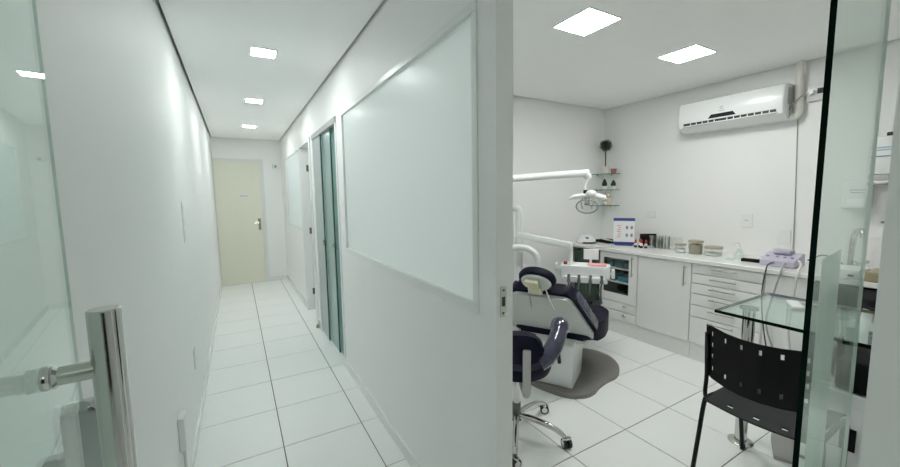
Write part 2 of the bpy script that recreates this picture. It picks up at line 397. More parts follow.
# glass door of the treatment room (right), swung into the room
ar = math.radians(7.2); dRv = Vector((math.cos(ar), math.sin(ar), 0)); PH = Vector((.866, .242, 0))
t = thing('door_5', 'open frameless glass door with dark green edge at the right doorway', 'glass door', tuple(PH), ar, kind='structure')
bm = B(); box(bm, (.0012, -.0042, .01), (.738, .0042, HEAD+.10)); lpart('pane', bm, 'room_door_glass', t)
bm = B(); box(bm, (0, -.0042, .01), (.0012, .0042, HEAD+.10)); lpart('pane_edge', bm, 'glass_edge', t, 'dark green polished glass edge')
bm = B(); box(bm, (.738, -.0042, .01), (.7395, .0042, HEAD+.10)); lpart('far_edge', bm, 'glass_far_rim', t)
bm = B(); box(bm, (.13, .005, .01), (.36, .0058, 1.335)); lpart('pale_strip', bm, 'pale_translucent', t, 'pale translucent strip on the lower door glass')  # thin pale translucent strip behind the lower pane
bm = B(); box(bm, (.0, -.016, 0.002), (.13, .016, .03)); lpart('pivot', bm, 'steel', t)

# ================================================================== CEILING LIGHTS
def ceiling_light(x, y, s, label, group, m, frame=.006):
    t = thing('ceiling_light', label, 'ceiling light', (x, y, H), group=group); h = s/2
    bm = B()
    for a, b in (((-h-frame, -h-frame), (h+frame, -h)), ((-h-frame, h), (h+frame, h+frame)), ((-h-frame, -h), (-h, h)), ((h, -h), (h+frame, h))): box(bm, (a[0], a[1], -.007), (b[0], b[1], -.0002))
    lpart('frame', bm, 'white_frame', t)
    bm = B(); box(bm, (-h, -h, -.005), (h, h, -.0004)); lpart('diffuser', bm, m, t, 'glowing white diffuser'); return t
gl = 'square lights along the corridor ceiling'
for y, lb in ((2.99, 'square LED light in the corridor ceiling nearest the viewer'), (4.46, 'middle square LED light of the corridor ceiling'), (6.03, 'farthest square LED light of the corridor ceiling before the end wall')):
    ceiling_light(.233, y, .15, lb, gl, 'led_corridor')
gl = 'square panels in the treatment room ceiling'
ceiling_light(1.875, 1.605, .262, 'large square LED panel in the treatment room ceiling nearer the partition', gl, 'led_room')
ceiling_light(2.952, 1.605, .262, 'large square LED panel in the treatment room ceiling nearer the air conditioner', gl, 'led_room')
ceiling_light(.233, -1.35, .15, 'unseen square fill light added in the entrance ceiling behind the viewpoint', 'square lights along the corridor ceiling', 'led_entrance_fill')  # unseen lamp, added as fill for the near corridor
ceiling_light(1.7, 3.75, .2, 'unseen square fill light added in the room behind the sliding panels', 'added fill lights of the side rooms', 'led_side_fill')  # unseen lamps, added so the open doorway and panels look lit
ceiling_light(1.7, 5.6, .2, 'unseen square fill light added in the far side room', 'added fill lights of the side rooms', 'led_side_fill')

# ================================================================== LEFT WALL FITTINGS
t = thing('light_switch', 'slim white switch plate on the left corridor wall at eye level', 'switch', (XL, 2.87, 1.33))
bm = B(); box(bm, (XL, 2.84, 1.20), (XL+.004, 2.91, 1.46), .0015, 1); part('plate', bm, 'white_plastic', t)
for z in (1.25, 1.33, 1.41):
    bm = B(); box(bm, (XL+.004, 2.855, z-.03), (XL+.006, 2.895, z+.03), .0008, 1); part('rocker', bm, 'white_frame', t)
t = thing('wall_socket', 'flat white socket plate low on the left corridor wall', 'socket', (XL, 2.86, .45))
bm = B(); box(bm, (XL, 2.81, .385), (XL+.008, 2.90, .51), .003, 1); part('plate', bm, 'white_plastic', t)
bm = B(); box(bm, (XL+.008, 2.84, .425), (XL+.0095, 2.87, .47)); part('insert', bm, 'white_frame', t)
t = thing('junction_box', 'raised white junction box low on the left wall nearest the viewer', 'junction box', (XL, 2.06, .39))
bm = B(); box(bm, (XL, 2.02, .31), (XL+.028, 2.11, .47), .004, 1); part('housing', bm, 'white_plastic', t)
bm = B(); tube(bm, [(XL+.012, 2.065, .31), (XL+.012, 2.065, .076)], .007, 8); part('conduit', bm, 'cable_white', t)

# ================================================================== COUNTER AND CABINETS
CX = 3.40; WT = .90; CBOT = .155; CTOP = .866
bm = B(); box(bm, (CX-.025, .42, CTOP), (XC, YB, WT), .004, 1); solo('worktop', 'long pale worktop running along the counter wall', 'worktop', bm, 'worktop')
def cabinet(y0, y1, label, m='laminate', plinth=True):
    t = thing('base_cabinet', label, 'cabinet', (CX+.3, (y0+y1)/2, 0), group='white cabinets below the worktop'); g = .002
    bm = B(); a, b = y0+g, y1-g
    box(bm, (CX+.018, a, CBOT), (XC-.002, a+.016, CTOP)); box(bm, (CX+.018, b-.016, CBOT), (XC-.002, b, CTOP)); box(bm, (CX+.018, a+.016, CBOT), (XC-.002, b-.016, CBOT+.016)); box(bm, (CX+.018, a+.016, CTOP-.016), (XC-.002, b-.016, CTOP))
    box(bm, (XC-.014, a+.016, CBOT+.016), (XC-.002, b-.016, CTOP-.016)); part('body', bm, m, t)
    if plinth: bm = B(); box(bm, (CX+.028, a, 0), (CX+.045, b, CBOT)); part('plinth', bm, 'laminate', t)
    return t
def bar_handle(parent, p0, p1, out=.032, r=.0055):
    p0, p1 = Vector(p0), Vector(p1); d = (p1-p0).normalized(); bm = B()
    cyl(bm, p0+Vector((-out, 0, 0)), p1+Vector((-out, 0, 0)), r, 10)
    for q in (p0+d*.02, p1-d*.02): cyl(bm, q, q+Vector((-out, 0, 0)), r*.8, 8)
    return part('handle', bm, 'steel', parent)
# glazed cabinet
Y0, Y1, Y2, Y3 = 2.665, 2.222, 1.722, 1.205
t = cabinet(Y1, Y0, 'white cabinet with dark glazed door and two drawers beside the dental chair')
def front(t, name, y0, y1, z0, z1): bm = B(); box(bm, (CX, y0, z0), (CX+.017, y1, z1), .0025, 1); return part(name, bm, 'laminate', t)
zt = CTOP-.006; zd = .345; ys0, ys1 = Y1+.006, Y0-.006; gx0, gx1, gz0, gz1 = Y1+.095, Y0-.045, .43, .80
bm = B(); prism(bm, [(ys0, zd), (ys1, zd), (ys1, gz0), (ys0, gz0)], 0, .017); prism(bm, [(ys0, gz1), (ys1, gz1), (ys1, zt), (ys0, zt)], 0, .017)
prism(bm, [(ys0, gz0), (gx0, gz0), (gx0, gz1), (ys0, gz1)], 0, .017); prism(bm, [(gx1, gz0), (ys1, gz0), (ys1, gz1), (gx1, gz1)], 0, .017)
bmesh.ops.transform(bm, matrix=Matrix(((0, 0, 1, CX), (1, 0, 0, 0), (0, 1, 0, 0), (0, 0, 0, 1))), verts=bm.verts[:]); dr = part('door', bm, 'laminate', t)
bm = B(); box(bm, (CX+.006, gx0, gz0), (CX+.010, gx1, gz1)); part('door_pane', bm, 'acrylic', dr)
bar_handle(dr, (CX, Y1+.045, .64), (CX, Y1+.045, .84))
for z0, z1 in ((.253, .339), (.160, .247)):
    d = front(t, 'drawer', ys0, ys1, z0, z1); bm = B(); ball(bm, (CX-.016, Y1+.12, (z0+z1)/2+.02), (.016, .022, .014)); part('knob', bm, 'steel', d)
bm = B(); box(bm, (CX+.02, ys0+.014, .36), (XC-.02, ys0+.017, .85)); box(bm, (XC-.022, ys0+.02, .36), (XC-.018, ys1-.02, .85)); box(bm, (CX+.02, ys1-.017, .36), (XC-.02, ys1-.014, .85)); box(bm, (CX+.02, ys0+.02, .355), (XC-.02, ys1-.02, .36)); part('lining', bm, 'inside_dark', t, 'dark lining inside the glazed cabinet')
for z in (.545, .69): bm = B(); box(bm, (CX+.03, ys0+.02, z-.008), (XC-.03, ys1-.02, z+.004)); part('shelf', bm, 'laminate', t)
for i, (y, z, wy, h, m, lb) in enumerate([(2.585, .6945, .085, .075, 'teal_box', 'dark teal box on the upper cabinet shelf, left end'), (2.475, .6945, .10, .07, 'teal_box', 'dark teal box in the middle of the upper cabinet shelf'), (2.36, .6945, .11, .065, 'teal_box', 'dark teal box on the upper cabinet shelf near the door handle'),
        (2.42, .5495, .12, .055, 'blue_box', 'bright blue box on the lower cabinet shelf'), (2.56, .5495, .10, .08, 'teal_box', 'dark teal box on the lower cabinet shelf'), (2.325, .5495, .045, .09, 'teal_box', 'narrow teal box on the lower cabinet shelf beside the blue box')]):
    b_ = thing('storage_box', lb, 'box', (CX+.13, y, z), group='boxes behind the glazed cabinet door')
    bm = B(); box(bm, (-.07, -wy/2, 0), (.07, wy/2, h*.72), .004, 1); lpart('tray', bm, m, b_)
    bm = B(); box(bm, (-.073, -wy/2-.003, h*.72), (.073, wy/2+.003, h), .004, 1); lpart('lid', bm, m, b_)
# plain door cabinet
t = cabinet(Y2, Y1, 'white cabinet with one tall plain door below the instrument jars')
d = front(t, 'door', Y2+.004, Y1-.006, CBOT+.004, zt); bar_handle(d, (CX, Y2+.048, .655), (CX, Y2+.048, .835))
# drawer cabinet
t = cabinet(Y3, Y2, 'white six-drawer cabinet with steel bar handles behind the glass table')
zs = [zt, .775, .690, .600, .500, .395, CBOT+.004]
for i in range(6):
    d = front(t, 'drawer', Y3+.005, Y2-.006, zs[i+1]+.003, zs[i]-.003); zc = zs[i]-.028
    bar_handle(d, (CX, 1.375, zc), (CX, 1.565, zc))
# narrow filler cabinet
t = cabinet(.955, Y3, 'narrow plain white cabinet panel right of the drawers'); front(t, 'door', .959, Y3-.006, CBOT+.004, zt)
# green bin in the open corner niche
t = thing('storage_bin', 'dark green fabric bin in the open niche below the worktop corner', 'bin', (3.66, 2.87, 0), group=None)
bm = B(); prism(bm, rpoly([(-.24, -.17), (.24, -.17), (.24, .17), (-.24, .17)], .03), 0, .80, .006); lpart('body', bm, 'green_bin', t)
bm = B(); prism(bm, rpoly([(-.247, -.177), (.247, -.177), (.247, .177), (-.247, .177)], .03), .80, .83, .006); lpart('rim', bm, 'green_bin', t)

# ------------------------------------------------------------------ things on the worktop
FACE = math.atan2(-.60, -.80)            # towards the doorway
t = thing('face_shield', 'white rounded face shield with dark logo at the worktop corner', 'face shield', (3.55, 2.98, WT), rz=.4)
bm = B(); lathe(bm, [(.10, .004), (.105, .012), (.095, .05), (.06, .085), (0, .098)], 24); lpart('shell', bm, 'white_plastic', t)
bm = B(); tube(bm, [(.11*math.cos(a), .11*math.sin(a), .012) for a in [k*PI/9 - PI for k in range(13)]], .008, 8); lpart('headband', bm, 'cable_dark', t)
bm = B(); box(bm, (-.080, -.05, .045), (-.068, -.015, .075), .004); lpart('emblem', bm, 'blue_print', t)
t = thing('instrument_tray', 'low black tray with a steel rod on the worktop near the corner', 'tray', (3.79, 2.865, WT), rz=-.2)
bm = B(); box(bm, (-.09, -.10, 0), (.09, .10, .014), .004); box(bm, (-.09, -.10, .014), (-.08, .10, .03)); box(bm, (.08, -.10, .014), (.09, .10, .03)); box(bm, (-.08, .09, .014), (.08, .10, .03)); box(bm, (-.08, -.10, .014), (.08, -.09, .03)); lpart('dish', bm, 'black_plastic', t)
bm = B(); cyl(bm, (-.05, -.12, .032), (.0, .10, .032), .008, 10); lpart('rod', bm, 'white_plastic', t)
solo('black_case', 'small glossy black case standing left of the poster', 'case', box(B(), (-.035, -.05, 0), (.035, .05, .055), .006), 'black_gloss', (3.88, 2.70, WT), .1)
# poster in stand
t = thing('poster_stand', 'upright acrylic stand with white poster and dark blue header', 'poster stand', (3.72, 2.61, WT), rz=FACE)
# local x = front direction, y = sideways
bm = B(); box(bm, (-.055, -.09, 0), (.055, .09, .008), .002, 1); box(bm, (-.012, -.105, .008), (-.006, .105, .022)); lpart('foot', bm, 'blue_print', t)
bm = B(); box(bm, (-.012, -.108, .022), (-.004, .108, .300), .001, 1); sh = lpart('sheet', bm, 'white_paper', t)
bm = B(); box(bm, (-.0045, -.108, .268), (-.0025, .108, .300)); lpart('header', bm, 'blue_print', sh)
bm = B(); box(bm, (-.0045, -.108, .022), (-.0025, .108, .034)); lpart('footer', bm, 'blue_print', sh)
for y in (.03, .078):
    for z in (.195, .11): bm = B(); prism(bm, [(math.cos(k*PI/6)*.013, math.sin(k*PI/6)*.021) for k in range(12)], 0, .0015, mx=Matrix(((0, 0, 1, -.004), (1, 0, 0, y), (0, 1, 0, z), (0, 0, 0, 1)))); lpart('picture', bm, 'grey_print', sh)
bm = B()
for k in range(7): box(bm, (-.0042, -.072+.008*(k % 3), .085+k*.021), (-.003, -.03, .092+k*.021))
lpart('text', bm, 'red_print', sh)
# bottles with red caps
for i, (dx, dy, h) in enumerate([(0, .05, .040), (.02, .015, .050), (-.01, -.02, .046), (.015, -.055, .042)]):
    b_ = thing('dropper_bottle', ['small dark bottle with red cap nearest the poster', 'second small red-capped bottle from the poster', 'third small red-capped bottle from the poster', 'small red-capped bottle nearest the black frame'][i], 'bottle', (3.66+dx, 2.375+dy, WT), group='red-capped bottles on the worktop')
    bm = B(); lathe(bm, [(0, 0), (.014, 0), (.015, .004), (.015, h*.5), (.0145, h*.55)], 14); lpart('base', bm, 'black_gloss', b_)
    bm = B(); lathe(bm, [(.0145, h*.55), (.0145, h), (.007, h*1.15), (0, h*1.15)], 14); lpart('label_band', bm, 'white_plastic', b_)
    bm = B(); lathe(bm, [(0, h*1.15), (.010, h*1.15), (.010, h*1.15+.024), (.006, h*1.15+.038), (0, h*1.15+.038)], 12); lpart('cap', bm, 'red', b_)
t = thing('picture_frame', 'small black frame leaning on the wall behind the red-capped bottles', 'picture frame', (3.88, 2.43, WT), rz=FACE+.35)
bm = B(); box(bm, (-.01, -.085, 0), (.008, .085, .13), .002, 1); lpart('frame', bm, 'black_plastic', t)
bm = B(); box(bm, (.008, -.072, .013), (.0092, .072, .117)); lpart('picture', bm, 'black_gloss', t)
# acrylic instrument box
t = thing('instrument_box', 'clear acrylic box standing full of steel hand instruments', 'instrument box', (3.80, 2.19, WT), rz=-.05)
bm = B(); w_, l_, h_ = .055, .145, .125
for a, b in (((-w_, -l_, 0), (w_, l_, .005)), ((-w_, -l_, .005), (-w_+.003, l_, h_)), ((w_-.003, -l_, .005), (w_, l_, h_)), ((-w_+.003, -l_, .005), (w_-.003, -l_+.003, h_)), ((-w_+.003, l_-.003, .005), (w_-.003, l_, h_))): box(bm, a, b)
lpart('box', bm, 'acrylic', t)
for k in range(16):
    y = l_-.012 - k*.0115 + random.uniform(-.003, .003); x = random.uniform(-.04, .04); h = random.uniform(.085, .14); ln = random.uniform(-.012, .012)
    o = thing('hand_instrument', 'slim steel hand instrument standing in the clear acrylic box', 'instrument', (3.80+x, 2.19+y, WT+.006), group='steel instruments in the acrylic box')
    bm = B(); tube(bm, [(0, 0, 0), (ln*.3, ln*.3, h*.4), (ln, ln, h)], [.006, .0065, .003], 7); lpart('shaft', bm, ['steel', 'dark_steel', 'dark_steel'][k % 3], o)
    if k % 3 == 1: bm = B(); tube(bm, [(0, 0, .004), (ln*.2, ln*.2, h*.32)], .0062, 8); lpart('grip', bm, ['blue_box', 'sky_print'][k % 2], o)
# jars
def jar(x, y, r, h, lid, fill, label):
    t = thing('glass_jar', label, 'jar', (x, y, WT), group='lidded glass jars on the worktop')
    bm = B(); lathe(bm, [(0, 0), (r*.94, 0), (r, .006), (r, h-.01), (r*.92, h)], 24); lpart('body', bm, 'jar_glass', t)
    bm = B(); lathe(bm, [(0, .004), (r*.88, .005), (r*.88, h*fill[1]), (r*.5, h*fill[1]+.006), (0, h*fill[1]+.004)], 20); lpart('contents', bm, fill[0], t)
    bm = B(); lathe(bm, [(0, h+.001), (r*1.02, h+.001), (r*1.04, h+.008), (r*1.0, h+.022), (r*.4, h+.026), (0, h+.026)], 24); lpart('lid', bm, lid, t)
jar(3.68, 1.975, .048, .066, 'beige_lid', ('cotton', .5), 'low glass jar with beige lid beside the instrument box')
jar(3.70, 1.848, .060, .105, 'beige_lid', ('brass_mix', .85), 'tall glass jar with beige lid, darkest of the three')
jar(3.73, 1.712, .070, .062, 'beige_lid', ('cotton', .35), 'wide low glass jar nearest the soap bottle')
# pump bottle
t = thing('soap_bottle', 'clear glass pump bottle on the worktop below the wall socket', 'bottle', (3.70, 1.50, WT))
bm = B(); lathe(bm, [(0, 0), (.040, 0), (.044, .006), (.042, .03), (.022, .07), (.014, .08), (.014, .09)], 20); lpart('body', bm, 'jar_glass', t)
bm = B(); cyl(bm, (0, 0, .09), (0, 0, .125), .006, 10); tube(bm, curve([(0, 0, .125), (-.01, .01, .135), (-.04, .035, .128)], 4), .006, 8); lpart('pump', bm, 'white_plastic', t)
solo('glass_dish', 'small shallow glass dish beside the pump bottle', 'dish', lathe(B(), [(0, 0), (.03, 0), (.042, .014), (.040, .014), (.028, .004), (0, .004)], 20), 'jar_glass', (3.58, 1.515, WT))
t = thing('black_adapter', 'small black power adapter lying between pump bottle and lilac device', 'adapter', (3.62, 1.385, WT), rz=.15)
bm = B(); box(bm, (-.025, -.06, 0), (.025, .06, .026), .005); lpart('body', bm, 'black_plastic', t)
bm = B(); box(bm, (-.012, -.085, .004), (.012, -.06, .022), .003); lpart('plug', bm, 'black_plastic', t)
# lilac device
t = thing('dental_device', 'lilac countertop dental scaler with sloped control panel and cables', 'device', (3.62, 1.185, WT), rz=0)
bm = B(); prism(bm, [(-.10, .004), (-.10, .045), (-.075, .062), (.06, .098), (.10, .092), (.10, .004)], -.105, .105, .006, mx=Matrix(((1, 0, 0, 0), (0, 0, -1, 0), (0, 1, 0, 0), (0, 0, 0, 1)))); lpart('housing', bm, 'lilac', t)
bm = B(); prism(bm, rpoly([(-.01, -.05), (.085, -.05), (.085, .06), (-.01, .06)], .02), .09, .122, .006); lpart('top_cap', bm, 'lilac', t)
for y in (-.075, -.03, .015, .075): bm = B(); lathe(bm, [(0, 0), (.011, 0), (.010, .012), (0, .013)], 14, Matrix.Translation((-.045, y, .066)) @ Matrix.Rotation(-.24, 4, 'Y')); lpart('knob', bm, 'lilac_dark', t)
for pts, r, m in [([(3.52, 1.20, .93), (3.42, 1.19, .935), (3.365, 1.19, .90), (3.35, 1.20, .70), (3.34, 1.17, .45), (3.38, 1.14, .2), (3.4, 1.13, .03)], .0045, 'cable_dark'), ([(3.52, 1.13, .93), (3.42, 1.11, .94), (3.36, 1.10, .90), (3.345, 1.13, .72), (3.345, 1.16, .5), (3.37, 1.10, .25), (3.36, 1.06, .02)], .006, 'cable_grey'),
                  ([(3.56, 1.07, .96), (3.44, 1.02, .95), (3.365, 1.01, .90), (3.35, 1.02, .70), (3.35, 1.03, .45), (3.33, .98, .2), (3.30, .95, .012)], .007, 'cable_white'), ([(3.70, 1.06, .95), (3.78, 1.00, .99), (3.84, .93, .95), (3.86, .90, .91)], .005, 'cable_dark')]:
    bm = B(); tube(bm, curve(pts), r, 7); part('cable', bm, m, t)

# ------------------------------------------------------------------ wall fittings of the treatment room
t = thing('air_conditioner', 'white split air conditioner high on the counter wall', 'air conditioner', (XC, 1.71, 2.18))
prof = [(XC, 2.325), (XC-.15, 2.325), (XC-.185, 2.31), (XC-.20, 2.27), (XC-.205, 2.14), (XC-.19, 2.085), (XC-.12, 2.045), (XC, 2.045)]
MXZ = Matrix(((1, 0, 0, 0), (0, 0, -1, 0), (0, 1, 0, 0), (0, 0, 0, 1)))
bm = B(); prism(bm, prof, -2.105, -1.30, .012, mx=MXZ); part('body', bm, 'lamp_white', t)
bm = B(); box(bm, (XC-.208, 1.345, 2.088), (XC-.19, 2.05, 2.122)); lo = part('outlet', bm, 'slot_black', t)
for k in range(13):
    if k == 7: continue
    y = 1.40 + k*.05; bm = B(); box(bm, (XC-.2095, y-.018, 2.100), (XC-.203, y-.012, 2.120)); part('vane', bm, 'lamp_white', lo)
bm = B(); prism(bm, [(XC-.20, 2.083), (XC-.213, 2.094), (XC-.213, 2.10), (XC-.20, 2.098)], -2.06, -1.335, mx=MXZ); part('louver', bm, 'lamp_white', t)
bm = B(); prism(bm, [(1.62, 2.135), (1.84, 2.135), (1.815, 2.168), (1.645, 2.168)], 0, .004, mx=Matrix(((0, 0, -1, XC-.2035), (1, 0, 0, 0), (0, 1, 0, 0), (0, 0, 0, 1)))); part('display', bm, 'display', t, 'dark trapezoid display')
bm = B(); lathe(bm, [(.009, 0), (.013, 0), (.013, .002), (.009, .002)], 18, Matrix.Translation((XC-.202, 1.735, 2.215)) @ Matrix.Rotation(-PI/2, 4, 'Y')); box(bm, (XC-.2045, 1.71, 2.187), (XC-.202, 1.76, 2.191)); part('emblem', bm, 'cable_grey', t)
for k in range(5): bm = B(); box(bm, (XC-.13+k*.018, 1.2985, 2.16), (XC-.123+k*.018, 1.3005, 2.29)); part('side_slot', bm, 'cable_grey', t)
t = thing('pipe_cover', 'white wrapped pipe running from the ceiling to the air conditioner', 'pipe', (XC-.04, 1.25, H))
bm = B(); tube(bm, curve([(XC-.042, 1.262, H+.02), (XC-.042, 1.262, 2.35), (XC-.042, 1.258, 2.2), (XC-.05, 1.255, 2.10), (XC-.06, 1.275, 2.06), (XC-.07, 1.30, 2.07)], 5), .028, 14); part('pipe', bm, 'pot_white', t)
t = thing('power_outlet', 'white outlet box with a plug high beside the air conditioner pipe', 'socket', (XC, 1.165, 2.23))
bm = B(); box(bm, (XC-.035, 1.105, 2.165), (XC, 1.215, 2.295), .006); part('housing', bm, 'white_plastic', t)
bm = B(); box(bm, (XC-.037, 1.115, 2.215), (XC-.035, 1.155, 2.255)); part('socket_hole', bm, 'slot_black', t)
bm = B(); cyl(bm, (XC-.035, 1.185, 2.23), (XC-.075, 1.185, 2.23), .02, 14); part('plug', bm, 'white_plastic', t)
bm = B(); tube(bm, curve([(XC-.07, 1.19, 2.225), (XC-.085, 1.24, 2.20), (XC-.09, 1.30, 2.12), (XC-.06, 1.30, 2.06)], 5), .006, 7); part('cord', bm, 'cable_grey', t)
t = thing('cable_conduit', 'thin grey cable conduit running down the wall below the air conditioner', 'conduit', (XC, 1.24, 1.5))
bm = B(); tube(bm, [(XC-.006, 1.268, 2.045), (XC-.006, 1.258, 1.75), (XC-.006, 1.240, 1.22)], .003, 7); part('upper_run', bm, 'cable_grey', t)
bm = B(); tube(bm, [(XC-.007, 1.240, 1.22), (XC-.007, 1.232, .905)], .004, 7); part('lower_run', bm, 'cable_grey', t)
def outlet(y, z, w_, h_, label, holes=True):
    t = thing('wall_outlet', label, 'socket', (XC, y, z), group='socket plates on the counter wall')
    bm = B(); box(bm, (XC-.009, y-w_/2, z-h_/2), (XC, y+w_/2, z+h_/2), .003, 1); part('plate', bm, 'white_plastic', t)
    bm = B(); box(bm, (XC-.011, y-w_*.24, z-h_*.2), (XC-.009, y+w_*.24, z+h_*.2)); i_ = part('insert', bm, 'white_frame', t)
    if holes:
        for k in (-1, 0, 1): bm = B(); cyl(bm, (XC-.011, y+k*.011, z), (XC-.0118, y+k*.011, z), .0035, 8); part('hole', bm, 'grey_print', i_)
outlet(1.57, 1.215, .085, .118, 'white socket plate on the wall above the pump bottle')
outlet(1.30, 1.09, .085, .118, 'white blank plate on the wall above the lilac device', False)
outlet(2.47, 1.24, .12, .08, 'white wide plate on the wall above the black frame', False)

# corner shelves with small plants
def shelf(z, label):
    t = thing('corner_shelf', label, 'shelf', (XC, YB, z), group='small glass shelves in the corner'); r = .25
    bm = B(); pts = [(0, 0)] + [(-r*math.cos(a), -r*.95*math.sin(a)) for a in [k*PI/2/10 for k in range(11)]]; prism(bm, pts, 0, .008); lpart('plate', bm, 'table_glass', t)
    bm = B(); ring = [(-r*math.cos(a), -r*.95*math.sin(a), .004) for a in [k*PI/2/10 for k in range(11)]]
    for p, q in zip(ring, ring[1:]): bm.faces.new([bm.verts.new(v) for v in ((p[0]*1.003, p[1]*1.003, 0), (q[0]*1.003, q[1]*1.003, 0), (q[0]*1.003, q[1]*1.003, .008), (p[0]*1.003, p[1]*1.003, .008))])
    bmesh.ops.remove_doubles(bm, verts=bm.verts, dist=1e-5); bmesh.ops.solidify(bm, geom=bm.faces[:], thickness=.0015); lpart('edge', bm, 'teal_box', t)
    for p in ((-.12, -.006), (-.006, -.12)): bm = B(); box(bm, (p[0]-.006, p[1]-.006, -.015), (p[0]+.006, p[1]+.006, 0)); lpart('bracket', bm, 'steel', t)
SZ = (1.700, 1.512, 1.325)
shelf(SZ[0], 'glass corner shelf holding the ball-shaped plant, topmost of three'); shelf(SZ[1], 'glass corner shelf holding two little cacti, middle of three'); shelf(SZ[2], 'glass corner shelf holding the cream figurine, lowest of three')
t = thing('topiary_plant', 'ball-shaped dark topiary in a white pot on the top corner shelf', 'plant', (3.865, 2.985, SZ[0]+.008))
bm = B(); lathe(bm, [(0, 0), (.034, 0), (.048, .085), (.044, .085), (.040, .07), (0, .07)], 18); lpart('pot', bm, 'pot_white', t)
bm = B(); tube(bm, curve([(0, 0, .07), (.006, .004, .16), (-.004, 0, .27)], 5), .0075, 8); lpart('stem', bm, 'bark', t)
bm = B(); ball(bm, (0, 0, .335), .052, 2)
for k in range(420):
    z = 1-2*(k+.5)/420; a = k*2.39996; r = math.sqrt(1-z*z); d = Vector((r*math.cos(a), r*math.sin(a), z)); rad = .066*random.uniform(.85, 1.12)
    c = Vector((0, 0, .335)) + d*rad; u = d.orthogonal().normalized(); u.rotate(Matrix.Rotation(random.uniform(0, 6.28), 3, d)); v = d.cross(u) + d*.6; s = .010
    bm.faces.new([bm.verts.new(c + q) for q in (-u*s*.5, v*s*.6, u*s*.5, -v*s*.9)])
lf = lpart('foliage', bm, 'leaf', t); lf['kind'] = 'stuff'
t = thing('small_pot', 'small reddish pot beside the topiary on the top corner shelf', 'pot', (3.905, 2.90, SZ[0]+.008))
bm = B(); lathe(bm, [(0, 0), (.026, 0), (.034, .045), (.036, .045), (.036, .056), (.030, .056), (.028, .045), (0, .045)], 16); lpart('body', bm, 'pot_red', t)
for x, y, h, lb in ((3.845, 2.975, .085, 'taller small dark cactus in a white pot on the middle corner shelf'), (3.90, 2.895, .07, 'shorter small dark cactus in a white pot on the middle corner shelf')):
    t = thing('potted_cactus', lb, 'cactus', (x, y, SZ[1]+.008), group='small cacti on the middle corner shelf')
    bm = B(); lathe(bm, [(0, 0), (.024, 0), (.030, .042), (.026, .042), (.024, .036), (0, .036)], 14); lpart('pot', bm, 'pot_white', t)
    bm = B(); n = 14
    lathe(bm, [(.014, .036), (.026, .05), (.027, .036+h*.4), (.017, .036+h*.75), (.010, .036+h), (0, .036+h+.008)], n)
    for v in bm.verts:
        a = math.atan2(v.co.y, v.co.x); kf = 1+.16*math.cos(a*7); v.co.x *= kf; v.co.y *= kf
    lpart('cactus_body', bm, 'cactus', t)
t = thing('figurine', 'cream seated figurine on the lowest corner shelf', 'figurine', (3.87, 2.945, SZ[2]+.008))
bm = B(); lathe(bm, [(0, 0), (.045, 0), (.052, .03), (.044, .065), (.028, .085), (0, .09)], 16); lpart('body', bm, 'cream_figure', t)
bm = B(); ball(bm, (0, 0, .112), .031, 2); lpart('head', bm, 'cream_figure', t)
for s in (-1, 1):
    bm = B(); ball(bm, (.018*s, -.012*s, .145), .012, 2); lpart('ear', bm, 'cream_figure', t)
    bm = B(); ball(bm, (-.025+.03*s, -.03-.02*s, .022), (.024, .024, .02), 2); lpart('foot', bm, 'pot_white', t)

# ================================================================== DENTAL CHAIR
A30 = math.radians(30); DC = (2.11, 2.09, 0)
dc = thing('dental_chair', 'navy reclined dental chair with pale shell on grey floor plate', 'dental chair', DC, A30)
# local x towards the feet, y to the patient's left
bm = B(); ol = [Vector((p[0], p[1])) for p in curve([(1.90, 2.10, 0), (1.92, 1.99, 0), (1.975, 1.84, 0), (2.06, 1.755, 0), (2.18, 1.735, 0), (2.30, 1.775, 0), (2.42, 1.80, 0), (2.56, 1.815, 0), (2.69, 1.89, 0), (2.79, 2.02, 0), (2.82, 2.18, 0), (2.72, 2.34, 0), (2.52, 2.42, 0), (2.26, 2.44, 0), (2.02, 2.36, 0), (1.92, 2.22, 0), (1.90, 2.10, 0)], 4)][:-1]
prism(bm, ol, 0, .030, .006, 2); part('floor_plate', bm, 'base_grey', dc)
bm = B(); prism(bm, rpoly([(-.16, .03), (.18, .03), (.25, .30), (.24, .36), (-.16, .36)], .02), -.20, .20, .012, mx=MXZ); lpart('pedestal', bm, 'white_plastic', dc)
bm = B(); box(bm, (.25, -.17, .03), (.39, .10, .12), .02); box(bm, (.28, -.165, .12), (.36, -.08, .40), .010); lpart('lift_column', bm, 'steel', dc)
# seat with broad hip wings
bm = B(); so = rpoly([(-.06, -.32), (.10, -.385), (.34, -.385), (.50, -.27), (.50, .27), (.34, .31), (.10, .31), (-.06, .30)], .07)
prism(bm, so, .375, .52, .045, 4); lpart('seat', bm, 'navy_vinyl', dc)
bm = B(); prism(bm, rpoly([(-.06, -.26), (.46, -.24), (.46, .24), (-.06, .26)], .05), .345, .378, .01); lpart('seat_base', bm, 'shell_grey', dc)
bm = B(); prism(bm, rpoly([(.44, .40), (.47, .52), (.56, .525), (.66, .49), (1.05, .40), (1.07, .34), (1.0, .31), (.62, .39), (.56, .37), (.49, .36)], .04), -.22, .22, .03, 4, mx=MXZ); lpart('leg_rest', bm, 'navy_vinyl', dc)
